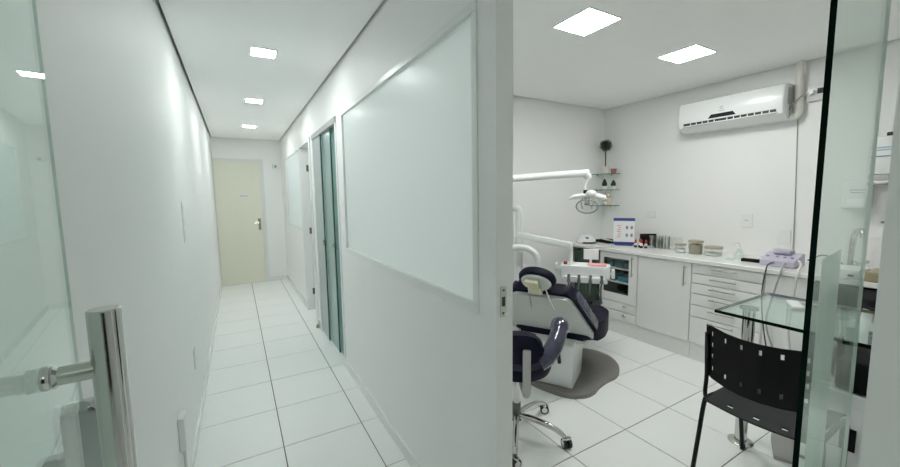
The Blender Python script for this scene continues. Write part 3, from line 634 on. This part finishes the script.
# backrest in its own plane: s across, t up the back from the hinge
hinge = Vector((-.005, 0, .405)); top = Vector((-.32, 0, .775)); up = (top-hinge).normalized(); L = (top-hinge).length
nrm = Vector((up.z, 0, -up.x))          # towards the patient side
BM = Matrix(((0, up.x, nrm.x, hinge.x), (-1, up.y, nrm.y, hinge.y), (0, up.z, nrm.z, hinge.z), (0, 0, 0, 1)))
out = rpoly([(-.345, .05), (-.325, -.01), (.325, -.01), (.345, .05), (.235, L-.03), (.19, L+.022), (-.19, L+.022), (-.235, L-.03)], .04, 5)
bm = B(); prism(bm, out, .0, .085, .03, 4, mx=BM); lpart('backrest', bm, 'navy_vinyl', dc)
inn = rpoly([(-.33, .045), (-.31, .0), (.31, .0), (.33, .045), (.215, L-.035), (.18, L-.008), (-.18, L-.008), (-.215, L-.035)], .03, 5)
bm = B(); prism(bm, inn, -.028, .006, .006, 2, mx=BM); sh = lpart('back_shell', bm, 'shell_grey', dc, 'pale grey shell behind the backrest')
bm = B(); prism(bm, rpoly([(.268, .16), (.325, .06), (.352, .07), (.245, L-.04), (.215, L-.03)], .015), .010, .096, .03, 3, mx=BM); lpart('plastic_cover', bm, 'navy_wrap', dc, 'shiny plastic wrap over the backrest side')
bm = B(); box(bm, (-.28, .062, -.0298), (.30, .066, -.0275), mx=BM); lpart('shell_seam', bm, 'laminate_line', sh)
# headrest
hc = top + up*.135; HM = BM.copy(); HM.translation = hc
bm = B(); lathe(bm, [(0, .075), (.08, .07), (.122, .052), (.132, .030), (.124, .004), (.10, -.010), (0, -.012)], 28, HM @ Matrix.Diagonal((1.0, .80, 1, 1))); hr = lpart('headrest', bm, 'navy_vinyl', dc)
bm = B(); lathe(bm, [(0, -.030), (.06, -.030), (.095, -.022), (.106, -.006), (.10, .004)], 28, HM @ Matrix.Diagonal((1.0, .80, 1, 1))); lpart('headrest_shell', bm, 'shell_grey', hr)
bm = B(); box(bm, (-.05, -.075, -.062), (.045, .0, -.028), .014, mx=HM); box(bm, (-.065, -.005, -.055), (.03, .055, -.026), .010, mx=HM); lpart('headrest_joint', bm, 'ivory_plastic', hr, 'cream headrest joint')
for s in (-.085, .085):
    bm = B(); a = BM @ Vector((s, L-.15, -.034)); b = BM @ Vector((s*.7, L+.10, -.022)); tube(bm, [a, b], .005, 8); lpart('support_rod', bm, 'chrome', hr)

# ------------------------------------------------------------------ cuspidor unit with pole, delivery arm, lamp arm
cu = thing('cuspidor_unit', 'white dental unit with pole and curved tube behind the partition edge', 'dental unit', (1.92, 2.82, 0))
bm = B(); box(bm, (1.78, 2.66, 0), (2.06, 2.98, .62), .03, 3); part('cabinet', bm, 'white_plastic', cu)
bm = B(); lathe(bm, [(0, .0), (.06, 0), (.13, .10), (.135, .12), (.125, .12), (.055, .03), (0, .03)], 24, Matrix.Translation((1.92, 2.82, .62))); part('bowl', bm, 'white_plastic', cu)
bm = B(); tube(bm, [(2.205, 2.60, .30), (2.205, 2.60, 1.10)], .038, 14); tube(bm, curve([(2.205, 2.60, 1.08), (2.205, 2.60, 1.27), (2.203, 2.602, 1.335), (2.17, 2.615, 1.355), (2.10, 2.64, 1.358), (1.98, 2.68, 1.358)], 6), .030, 14); part('pole', bm, 'white_plastic', cu)
bm = B(); box(bm, (2.02, 2.58, .20), (2.24, 2.75, .32), .02); part('pole_bracket', bm, 'white_plastic', cu)
bm = B(); tube(bm, curve([(2.08, 2.58, 1.00), (2.15, 2.51, 1.012), (2.215, 2.45, .99), (2.255, 2.41, .92), (2.258, 2.42, .80), (2.22, 2.52, .66), (2.06, 2.72, .56), (2.0, 2.76, .56)], 6), .028, 14); part('curved_tube', bm, 'white_plastic', cu)
bm = B(); a = Vector((2.19, 2.60, 1.115)); b = Vector((2.455, 2.215, 1.035)); d = b-a; yawb = math.atan2(d.y, d.x); pb = math.atan2(d.z, math.hypot(d.x, d.y))
box(bm, (0, -.028, -.027), (d.length, .028, .027), .008, mx=Matrix.Translation(a) @ Matrix.Rotation(yawb, 4, 'Z') @ Matrix.Rotation(-pb, 4, 'Y')); ar_ = part('delivery_arm', bm, 'white_plastic', cu)
bm = B(); cyl(bm, (2.455, 2.215, 1.045), (2.455, 2.215, .871), .016, 12); part('arm_post', bm, 'white_plastic', cu)
# delivery tray on the arm
dl = math.atan2(-.281, .235)
dt = thing('delivery_tray', 'white instrument tray unit with hanging handpieces over the dental chair', 'instrument tray', (2.50, 2.11, .74), dl)
# local x along the front edge (to the right), y = away from the viewer
bm = B(); prism(bm, rpoly([(-.19, -.02), (.17, -.02), (.205, .03), (.205, .16), (-.19, .20)], .03), .03, .13, .012); lpart('body', bm, 'white_plastic', dt)
bm = B(); prism(bm, rpoly([(-.18, 0), (.18, 0), (.18, .025), (.15, .045), (-.16, .045), (-.18, .03)], .006), -.05, .02, .005, mx=Matrix(((1, 0, 0, 0), (0, 0, 1, -.01), (0, 1, 0, .0), (0, 0, 0, 1)))); lpart('holder_bar', bm, 'lamp_white', dt)
bm = B(); prism(bm, rpoly([(.02, .03), (.17, .01), (.18, .12), (.03, .13)], .02), .130, .140, .003); lpart('paper_sheet', bm, 'pink_paper', dt, 'pink printed sheet on the tray')
for i, x in enumerate((-.12, -.04, .05, .135)):
    bm = B(); cyl(bm, (x, -.058, .0), (x, -.045, .065), .016, 10, .012); hp = lpart('handpiece', bm, 'hose_grey', dt)
    bm = B(); tube(bm, curve([(x, -.055, .005), (x-.006, -.066, -.06), (x-.022+.008*i, -.04, -.15), (x-.03+.012*i, .02, -.175), (x-.02, .07, -.12), (x*.6, .09, .032)], 5), .0075, 8); lpart('hose', bm, 'hose_grey', hp)
bm = B(); cyl(bm, (-.155, .06, .13), (-.155, .06, .155), .016, 12); lpart('red_button', bm, 'red', dt)
bm = B(); prism(bm, rpoly([(-.03, -.02), (.03, -.02), (.03, .045), (-.03, .045)], .012), -.009, .009, .003, mx=Matrix(((0, 0, 1, -.225), (1, 0, 0, .02), (0, 1, 0, .10), (0, 0, 0, 1)))); box(bm, (-.225, .01, .09), (-.185, .03, .11)); lpart('side_handle', bm, 'white_plastic', dt)
bm = B(); prism(bm, rpoly([(-.03, -.02), (.04, -.02), (.04, .055), (-.03, .055)], .012), -.012, .012, .003, mx=Matrix(((0, 0, 1, .225), (1, 0, 0, .05), (0, 1, 0, .05), (0, 0, 0, 1)))); box(bm, (.185, .04, .055), (.225, .06, .075)); lpart('side_handle', bm, 'white_plastic', dt)
bm = B(); box(bm, (-.01, .20, .155), (.115, .215, .245), .004, 1); cyl(bm, (.05, .207, .12), (.05, .207, .16), .01, 8); lpart('film_viewer', bm, 'white_paper', dt, 'small white rectangular viewer plate')
# dental lamp
la = thing('dental_lamp', 'white dental operating lamp hanging from a long horizontal arm', 'dental lamp', (2.2, 2.5, 0))
bm = B(); tube(bm, [(1.72, 2.62, 0), (1.72, 2.62, 1.60)], .028, 14); part('mast', bm, 'lamp_white', la)
bm = B(); tube(bm, curve([(1.72, 2.62, 1.56), (1.76, 2.58, 1.585), (1.90, 2.50, 1.60), (2.55, 2.21, 1.645), (2.585, 2.195, 1.64), (2.61, 2.185, 1.62), (2.615, 2.183, 1.598)], 6), [.030]*25+[.033]*6+[.028]*6, 14); part('arm', bm, 'lamp_white', la)
bm = B(); tube(bm, curve([(2.612, 2.184, 1.60), (2.59, 2.19, 1.54), (2.585, 2.19, 1.49), (2.59, 2.19, 1.47)], 5), .013, 10); part('neck', bm, 'lamp_white', la)
bm = B(); cyl(bm, (2.588, 2.19, 1.505), (2.588, 2.19, 1.475), .018, 12); part('joint', bm, 'rubber', la)
hx = Vector((.64, -.77, 0)).normalized()      # across the view
c0 = Vector((2.60, 2.18, 1.455))
bm = B(); pts = [c0 + hx*s + Vector((0, 0, dz)) for s, dz in ((-.145, -.022), (-.12, -.010), (-.06, .0), (0, .006), (.05, .004), (.10, -.006), (.135, -.018), (.145, -.03))]
tube(bm, curve(pts, 4), [.014]*5+[.021]*20+[.013]*4, 12); part('handle_bar', bm, 'lamp_white', la)
bm = B(); ball(bm, c0+Vector((.02, -.02, .018)), (.05, .05, .032), 2); part('hub', bm, 'lamp_white', la)
nl = Vector((-.45, -.35, -.6)).normalized(); q = nl.to_track_quat('Z', 'Y').to_matrix().to_4x4()
bm = B(); lathe(bm, [(.03, -.05), (.07, -.03), (.088, .015), (.084, .028), (.08, .015), (.066, -.022), (.03, -.04)], 24, Matrix.Translation(c0+Vector((0, 0, -.075))) @ q); part('reflector', bm, 'acrylic', la, 'clear reflector dish')
bm = B(); tube(bm, [Matrix.Translation(c0+Vector((0, 0, -.075))) @ q @ Vector((.086*math.cos(a), .086*math.sin(a), .022)) for a in [k*2*PI/28 for k in range(29)]], .006, 6); part('reflector_rim', bm, 'cable_grey', la)
for s in (-1, 1): bm = B(); tube(bm, [c0+hx*.03*s, c0+hx*.05*s+Vector((0, 0, -.05)), c0+hx*.035*s+Vector((-.02, -.015, -.11))], .006, 8); part('reflector_bracket', bm, 'steel', la)
bm = B(); cyl(bm, c0+Vector((0, 0, -.01)), c0+Vector((-.015, -.012, -.075)), .022, 14); part('bulb_holder', bm, 'steel', la)

# ================================================================== STOOL
SC = (1.43, 1.70, 0)
st = thing('dentist_stool', 'navy wheeled stool with chrome star base behind the partition edge', 'stool', SC, 0)
bm = B(); lathe(bm, [(0, .085), (.032, .085), (.034, .12), (.026, .14), (.026, .20), (0, .20)], 18); lpart('hub', bm, 'dark_steel', st)
bm = B(); cyl(bm, (0, 0, .19), (0, 0, .41), .022, 16); lpart('gas_column', bm, 'chrome', st)
for k in range(5):
    a = math.radians(-59.5+72*k); c, s = math.cos(a), math.sin(a)
    bm = B(); tube(bm, curve([(c*.02, s*.02, .115), (c*.10, s*.10, .118), (c*.20, s*.20, .105), (c*.27, s*.27, .080), (c*.292, s*.292, .062)], 4), [.019]*5+[.018]*4+[.016]*4+[.014]*4, 12); lg = lpart('leg', bm, 'chrome', st)
    bm = B(); ca, sa = math.cos(a+.7), math.sin(a+.7); cyl(bm, (c*.297-sa*.004, s*.297+ca*.004, .062), (c*.297, s*.297, .045), .007, 8)
    for d in (-1, 1):
        p = Vector((c*.305 + ca*.014*d, s*.305 + sa*.014*d, .028)); cyl(bm, p - Vector((ca, sa, 0))*.009, p + Vector((ca, sa, 0))*.009, .028, 16)
    cs = lpart('castor', bm, 'rubber', lg)
    bm = B()
    for d in (-1, 1): p = Vector((c*.305 + ca*.0235*d, s*.305 + sa*.0235*d, .028)); cyl(bm, p, p + Vector((ca, sa, 0))*.0015*d, .019, 14)
    prism(bm, rpoly([(-.026, -.012), (.026, -.012), (.026, .012), (-.026, .012)], .01), .048, .062, .003, mx=Matrix.Translation((c*.305, s*.305, 0)) @ Matrix.Rotation(a+.7, 4, 'Z')); lpart('castor_cap', bm, 'chrome', lg)
bm = B(); lathe(bm, [(0, .405), (.15, .405), (.195, .425), (.207, .455), (.198, .49), (.16, .508), (0, .50)], 32); lpart('seat', bm, 'navy_vinyl', st)
# backrest on the doorway side
bd = Vector((-.60, -.80, 0)).normalized(); bs = Vector((.80, -.60, 0)).normalized()      # outward, sideways (to the right in view)
def SP(o_, s_, z): v = bd*o_ + bs*s_; return (v.x, v.y, z)
bm = B(); tube(bm, curve([SP(.06, .02, .385), SP(.22, .035, .385), SP(.30, .035, .42), SP(.312, .035, .47), SP(.312, .035, .66)], 5), .021, 10); lpart('back_post', bm, 'laminate_line', st)
bm = B(); mxb = Matrix(((bs.x, 0, bd.x, 0), (bs.y, 0, bd.y, 0), (0, 1, 0, .650), (0, 0, 0, 1))) @ Matrix.Translation((-.05, 0, .225))
prism(bm, rpoly([(-.21, -.07), (.12, -.075), (.18, -.03), (.17, .055), (.10, .085), (-.21, .085)], .05, 5), 0, .07, .025, 4, mx=mxb); lpart('backrest', bm, 'navy_vinyl', st)
bm = B(); tube(bm, curve([SP(.255, .10, .575), SP(.235, .155, .61), SP(.17, .205, .66), SP(.09, .235, .705), SP(.055, .245, .715)], 5), [.050]*5+[.046]*5+[.046]*5+[.052]*6, 14); lpart('arm_support', bm, 'navy_wrap', st, 'arm support wrapped in shiny clear plastic')
for dx, a0 in ((.175, .0), (.235, .03)):
    bm = B(); tube(bm, [SP(-.02, dx-.09, .40), SP(-.01-a0, dx-.01, .48), SP(-.01-a0, dx+.01, .545), SP(.0-a0, dx+.02, .495)], .007, 8); lv = lpart('lever', bm, 'chrome', st)
    bm = B(); tube(bm, [SP(.0-a0, dx+.018, .505), SP(.0-a0, dx+.024, .445)], .011, 10); lpart('lever_grip', bm, 'rubber', lv)

# ================================================================== GLASS TABLE
TZ = .83
tb = thing('glass_table', 'glass topped table on chrome tube legs behind the black chair', 'table', (2.45, .93, 0))
bm = B(); TH = .016; prism(bm, rpoly([(2.245, .32), (2.90, .32), (2.90, 1.005), (2.245, 1.005)], .012), TZ-TH, TZ); tp = part('table_top', bm, 'table_glass', tb)
bm = B(); e = .0025
for a, b in (((2.245-e, .32-e), (2.245, 1.005+e)), ((2.90, .32-e), (2.90+e, 1.005+e)), ((2.245, .32-e), (2.90, .32)), ((2.245, 1.005), (2.90, 1.005+e))): box(bm, (a[0], a[1], TZ-TH), (b[0], b[1], TZ))
part('top_edge', bm, 'glass_edge', tp, 'dark green table glass edge')
for x, y in ((2.505, .950), (2.72, .635)):
    bm = B(); cyl(bm, (x, y, .006), (x, y, TZ-.02), .030, 24); lg = part('leg', bm, 'chrome', tb)
    bm = B(); lathe(bm, [(0, 0), (.062, 0), (.062, .006), (.034, .016), (0, .016)], 24, Matrix.Translation((x, y, 0))); part('foot', bm, 'steel', lg)
    bm = B(); lathe(bm, [(0, TZ-.028), (.045, TZ-.026), (.045, TZ-TH-.0005), (0, TZ-TH-.0005)], 24, Matrix.Translation((x, y, 0))); part('mount', bm, 'dark_steel', lg)
t = thing('white_remote', 'small white device with a thin cord lying on the glass table', 'device', (2.66, .80, TZ), rz=.5)
bm = B(); box(bm, (-.075, -.028, 0), (.075, .028, .020), .008); lpart('body', bm, 'white_plastic', t)
bm = B(); tube(bm, curve([(.07, 0, .008), (.10, -.05, .006), (.06, -.12, .006), (.0, -.15, .006), (-.10, -.13, .006)], 5), .004, 7); lpart('cord', bm, 'cable_white', t)

# ================================================================== BLACK CHAIR
CH = (2.20, .712, 0)
ch = thing('visitor_chair', 'black plastic chair with slotted back standing at the glass table', 'chair', CH, 0); ch.scale = (1, .90, 1)
def holed(bm, fn, us, vs_, holes, th):
    """sheet fn(u,v) over a grid, cells in holes left open, given thickness"""
    g = [[bm.verts.new(fn(u, v)) for v in vs_] for u in us]
    for i in range(len(us)-1):
        for j in range(len(vs_)-1):
            if (i, j) in holes: continue
            bm.faces.new((g[i][j], g[i+1][j], g[i+1][j+1], g[i][j+1]))
    bmesh.ops.recalc_face_normals(bm, faces=bm.faces[:]); bmesh.ops.solidify(bm, geom=bm.faces[:], thickness=th)
# back: u across (-.235 right .. .235 left), v height
cols = [-.195, -.117, -.039, .039, .117, .195]; hw = .0062
us = [-.235, -.22]
for c in cols: us += [c-hw, c+hw]
us += [.22, .235]
rows = [.600, .665, .722, .778]; vs_ = [.545, .56]
for r in rows: vs_ += [r-.0125, r+.0125]
vs_ += [.80, .815]
hol = set()
for ci in range(6):
    for ri in range(4):
        if ri in (0, 3) or ci in (0, 5): hol.add((2+2*ci, 2+2*ri))
def backf(u, v):
    k = abs(u)/.235; vv = v
    if k > .9 and v > .80: vv = v-.006
    if k > .9 and v < .56: vv = v+.006
    return (-.265 + .075*k*k - .10*(vv-.56), u, vv + .012*(k*k))
bm = B(); holed(bm, backf, us, vs_, hol, .006); lpart('backrest', bm, 'black_plastic', ch)
# seat
us2 = [-.225+.03*i for i in range(16)]; vs2 = [-.235, -.21, -.19, -.165, -.145, -.10, 0, .10, .16, .20, .225, .238]
def seatf(u, v):
    z = .445 - .016*math.cos(min(1, abs(u)/.225)*PI/2) ; z -= max(0, v-.14)**2*3.2
    return (v, u*(1-.05*max(0, -v/.235)), z)
bm = B(); holed(bm, seatf, us2, vs2, {(3, 2), (11, 2), (7, 2)}, .007); lpart('seat', bm, 'black_seat', ch)
for s in (-1, 1):
    bm = B(); tube(bm, curve([(-.225, .264*s, 0), (-.195, .257*s, .20), (-.165, .248*s, .405), (-.14, .236*s, .422), (0, .232*s, .424), (.12, .232*s, .424), (.165, .232*s, .41), (.185, .234*s, .36), (.235, .222*s, 0)], 5), .0115, 10); lpart('leg_frame', bm, 'black_metal', ch)
    bm = B(); tube(bm, curve([(-.10, .236*s, .425), (-.17, .238*s, .432), (-.198, .232*s, .47), (-.205, .225*s, .56), (-.222, .222*s, .70), (-.232, .220*s, .785)], 5), .0105, 10); lpart('back_post', bm, 'black_metal', ch)
    for p in ((-.225, .264*s), (.235, .222*s)): bm = B(); cyl(bm, (p[0], p[1], 0), (p[0]+.004, p[1], .03), .0135, 10); lpart('foot_cap', bm, 'rubber', ch)
bm = B(); tube(bm, [(-.13, -.235, .418), (-.13, .235, .418)], .009, 8); tube(bm, [(.13, -.232, .418), (.13, .232, .418)], .009, 8); lpart('cross_bar', bm, 'black_metal', ch)

# ================================================================== SINK CORNER SEEN THROUGH THE GLASS DOOR
t = thing('tap', 'tall curved chrome tap on the worktop behind the glass door', 'tap', (3.80, .86, WT))
bm = B(); lathe(bm, [(0, 0), (.028, 0), (.028, .01), (.018, .02), (.017, .06), (0, .06)], 18, Matrix.Translation((3.80, .86, WT))); part('base', bm, 'chrome', t)
bm = B(); tube(bm, curve([(3.80, .86, WT+.05), (3.80, .858, WT+.16), (3.79, .850, WT+.245), (3.765, .825, WT+.285), (3.745, .800, WT+.28), (3.74, .792, WT+.245)], 6), [.016]*7+[.018]*8+[.020]*16, 12); part('spout', bm, 'chrome', t)
bm = B(); tube(bm, [(3.795, .85, WT+.04), (3.785, .80, WT+.055), (3.78, .765, WT+.075)], .010, 10); ball(bm, (3.795, .83, WT+.045), .024, 2); part('lever', bm, 'chrome', t)
t = thing('soap_dispenser', 'square white soap dispenser on the wall above the tap', 'dispenser', (XC, .885, 1.44))
bm = B(); box(bm, (XC-.10, .815, 1.335), (XC, .955, 1.53), .012, 3); bd_ = part('body', bm, 'white_plastic', t)
bm = B(); box(bm, (XC-.108, .83, 1.345), (XC-.098, .925, 1.405), .004); part('push_button', bm, 'lamp_white', bd_)
bm = B()
for k, (a, b) in enumerate(((.835, .915), (.845, .91))): box(bm, (XC-.1015, a, 1.468-.018*k), (XC-.0995, b, 1.475-.018*k))
part('lettering', bm, 'cable_grey', bd_)
t = thing('towel_dispenser', 'tall white paper towel dispenser with black lock beside the jamb', 'dispenser', (XC, .755, 1.68))
bm = B(); box(bm, (XC-.115, .685, 1.575), (XC, .835, 1.835), .010, 3); bd_ = part('body', bm, 'white_plastic', t)
bm = B(); box(bm, (XC-.11, .69, 1.50), (XC, .83, 1.575), .008); part('paper_mouth', bm, 'laminate_line', bd_)
bm = B(); tube(bm, curve([(XC-.112, .83, 1.53), (XC-.125, .76, 1.52), (XC-.112, .69, 1.535)], 5), .009, 8); part('paper_edge', bm, 'white_paper', bd_)
bm = B(); box(bm, (XC-.09, .715, 1.835), (XC-.04, .765, 1.862), .006); part('lock', bm, 'rubber', bd_)
for z, m, a, b in ((1.755, 'sky_print', .72, .83), (1.738, 'sky_print', .73, .81), (1.695, 'grey_print', .715, .825)):
    bm = B(); box(bm, (XC-.1165, a, z), (XC-.1145, b, z+.008)); part('print', bm, m, bd_)
t = thing('wall_sign', 'small white notice with dark oval mark under the towel dispenser', 'sign', (XC, .75, 1.22))
bm = B(); box(bm, (XC-.004, .66, 1.12), (XC, .81, 1.32)); part('sheet', bm, 'white_paper', t)
bm = B(); prism(bm, [(math.cos(k*PI/8)*.03, math.sin(k*PI/8)*.010) for k in range(16)], 0, .001, mx=Matrix(((0, 0, -1, XC-.004), (1, 0, 0, .74), (0, 1, 0, 1.24), (0, 0, 0, 1)))); part('mark', bm, 'grey_print', t)
for y0, y1, m, lb in ((.715, .90, 'white_plastic', 'low white drawer box on the worktop edge behind the glass door'), (.50, .70, 'brown_box', 'low brownish drawer box on the worktop edge beside the jamb')):
    t = thing('drawer_box', lb, 'box', (3.50, (y0+y1)/2, WT))
    bm = B(); box(bm, (3.385, y0, WT), (3.60, y1, WT+.062), .004, 1); part('case', bm, m, t)
    bm = B(); box(bm, (3.380, y0+.008, WT+.008), (3.385, y1-.008, WT+.054)); d = part('drawer_front', bm, m, t)
    bm = B(); box(bm, (3.374, y0+.03, WT+.02), (3.380, y0+.055, WT+.034)); part('pull', bm, 'rubber', d)
# black appliance below the worktop with white handle
t = thing('black_fridge', 'black compact fridge under the worktop behind the glass door', 'fridge', (3.66, .68, 0))
bm = B(); box(bm, (3.42, .44, .34), (3.92, .94, .855), .01); part('body', bm, 'black_plastic', t)
bm = B(); box(bm, (3.385, .445, .345), (3.418, .935, .85), .008); d = part('door', bm, 'black_gloss', t)
bm = B(); box(bm, (3.42, .45, 0), (3.90, .93, .34)); part('stand', bm, 'laminate', t)
bm = B(); box(bm, (3.35, .62, .60), (3.384, .80, .65), .004); br = part('bracket', bm, 'white_plastic', t)
bm = B(); tube(bm, curve([(3.325, .665, .45), (3.325, .665, .60), (3.325, .662, .70), (3.33, .655, .735)], 4), [.02]*5+[.024]*5+[.026]*3, 12); part('handle', bm, 'white_plastic', t)
# computer tower on a white stand below the glass table
t = thing('computer_tower', 'black computer tower lying on a white stand below the glass table', 'computer', (2.70, .52, 0))
bm = B(); box(bm, (2.50, .415, .50), (2.80, .585, .66), .02); part('case', bm, 'black_plastic', t)
bm = B(); box(bm, (2.49, .40, .43), (2.82, .60, .498), .004, 1); part('shelf', bm, 'white_plastic', t)
bm = B(); box(bm, (2.492, .402, 0), (2.506, .598, .43)); fp = part('front_panel', bm, 'white_plastic', t)
bm = B(); box(bm, (2.484, .49, .22), (2.492, .545, .33)); part('socket_box', bm, 'black_plastic', fp)
for x, y in ((2.79, .43), (2.79, .57)): bm = B(); box(bm, (x-.012, y-.012, 0), (x+.012, y+.012, .43)); part('stand_leg', bm, 'white_plastic', t)
t = thing('foot_pedal', 'grey foot pedal with cable on the floor under the glass table', 'foot pedal', (2.60, .78, 0), rz=.4)
bm = B(); prism(bm, [(-.10, 0), (.10, 0), (.10, .05), (-.10, .02)], -.05, .05, .006, mx=MXZ); lpart('body', bm, 'cable_grey', t)
t = thing('floor_cable', 'dark cable looping over the floor below the glass table', 'cable', (2.75, .60, 0))
bm = B(); tube(bm, curve([(2.62, .74, .01), (2.66, .60, .008), (2.78, .53, .008), (2.92, .53, .008), (3.05, .60, .01), (3.10, .72, .05), (3.15, .80, .25), (3.30, .84, .5)], 6), .009, 8); part('run', bm, 'cable_dark', t)

# ------------------------------------------------------------------ wall-mounted glass door side jamb of the entrance, beside the viewpoint
struct('trim_1', shell(((XL, -.09, 0), (-.185, -.045, HT))), 'white_frame', 'white entrance jamb at the hinge of the left glass door', 'trim')
t = thing('added_door_6', 'unseen dark glass door added behind the viewpoint for dark reflections', 'door', (.25, YR, 0), kind='structure')  # unseen, added so the polished handle reflects a dark stripe
bm = B(); box(bm, (-.12, YR, .01), (.62, YR+.02, 2.15)); part('leaf', bm, 'display', t)
bm = B(); box(bm, (-.17, YR, 0), (-.12, YR+.03, 2.2)); box(bm, (.62, YR, 0), (.67, YR+.03, 2.2)); box(bm, (-.12, YR, 2.15), (.62, YR+.03, 2.2)); part('frame', bm, 'black_metal', t)
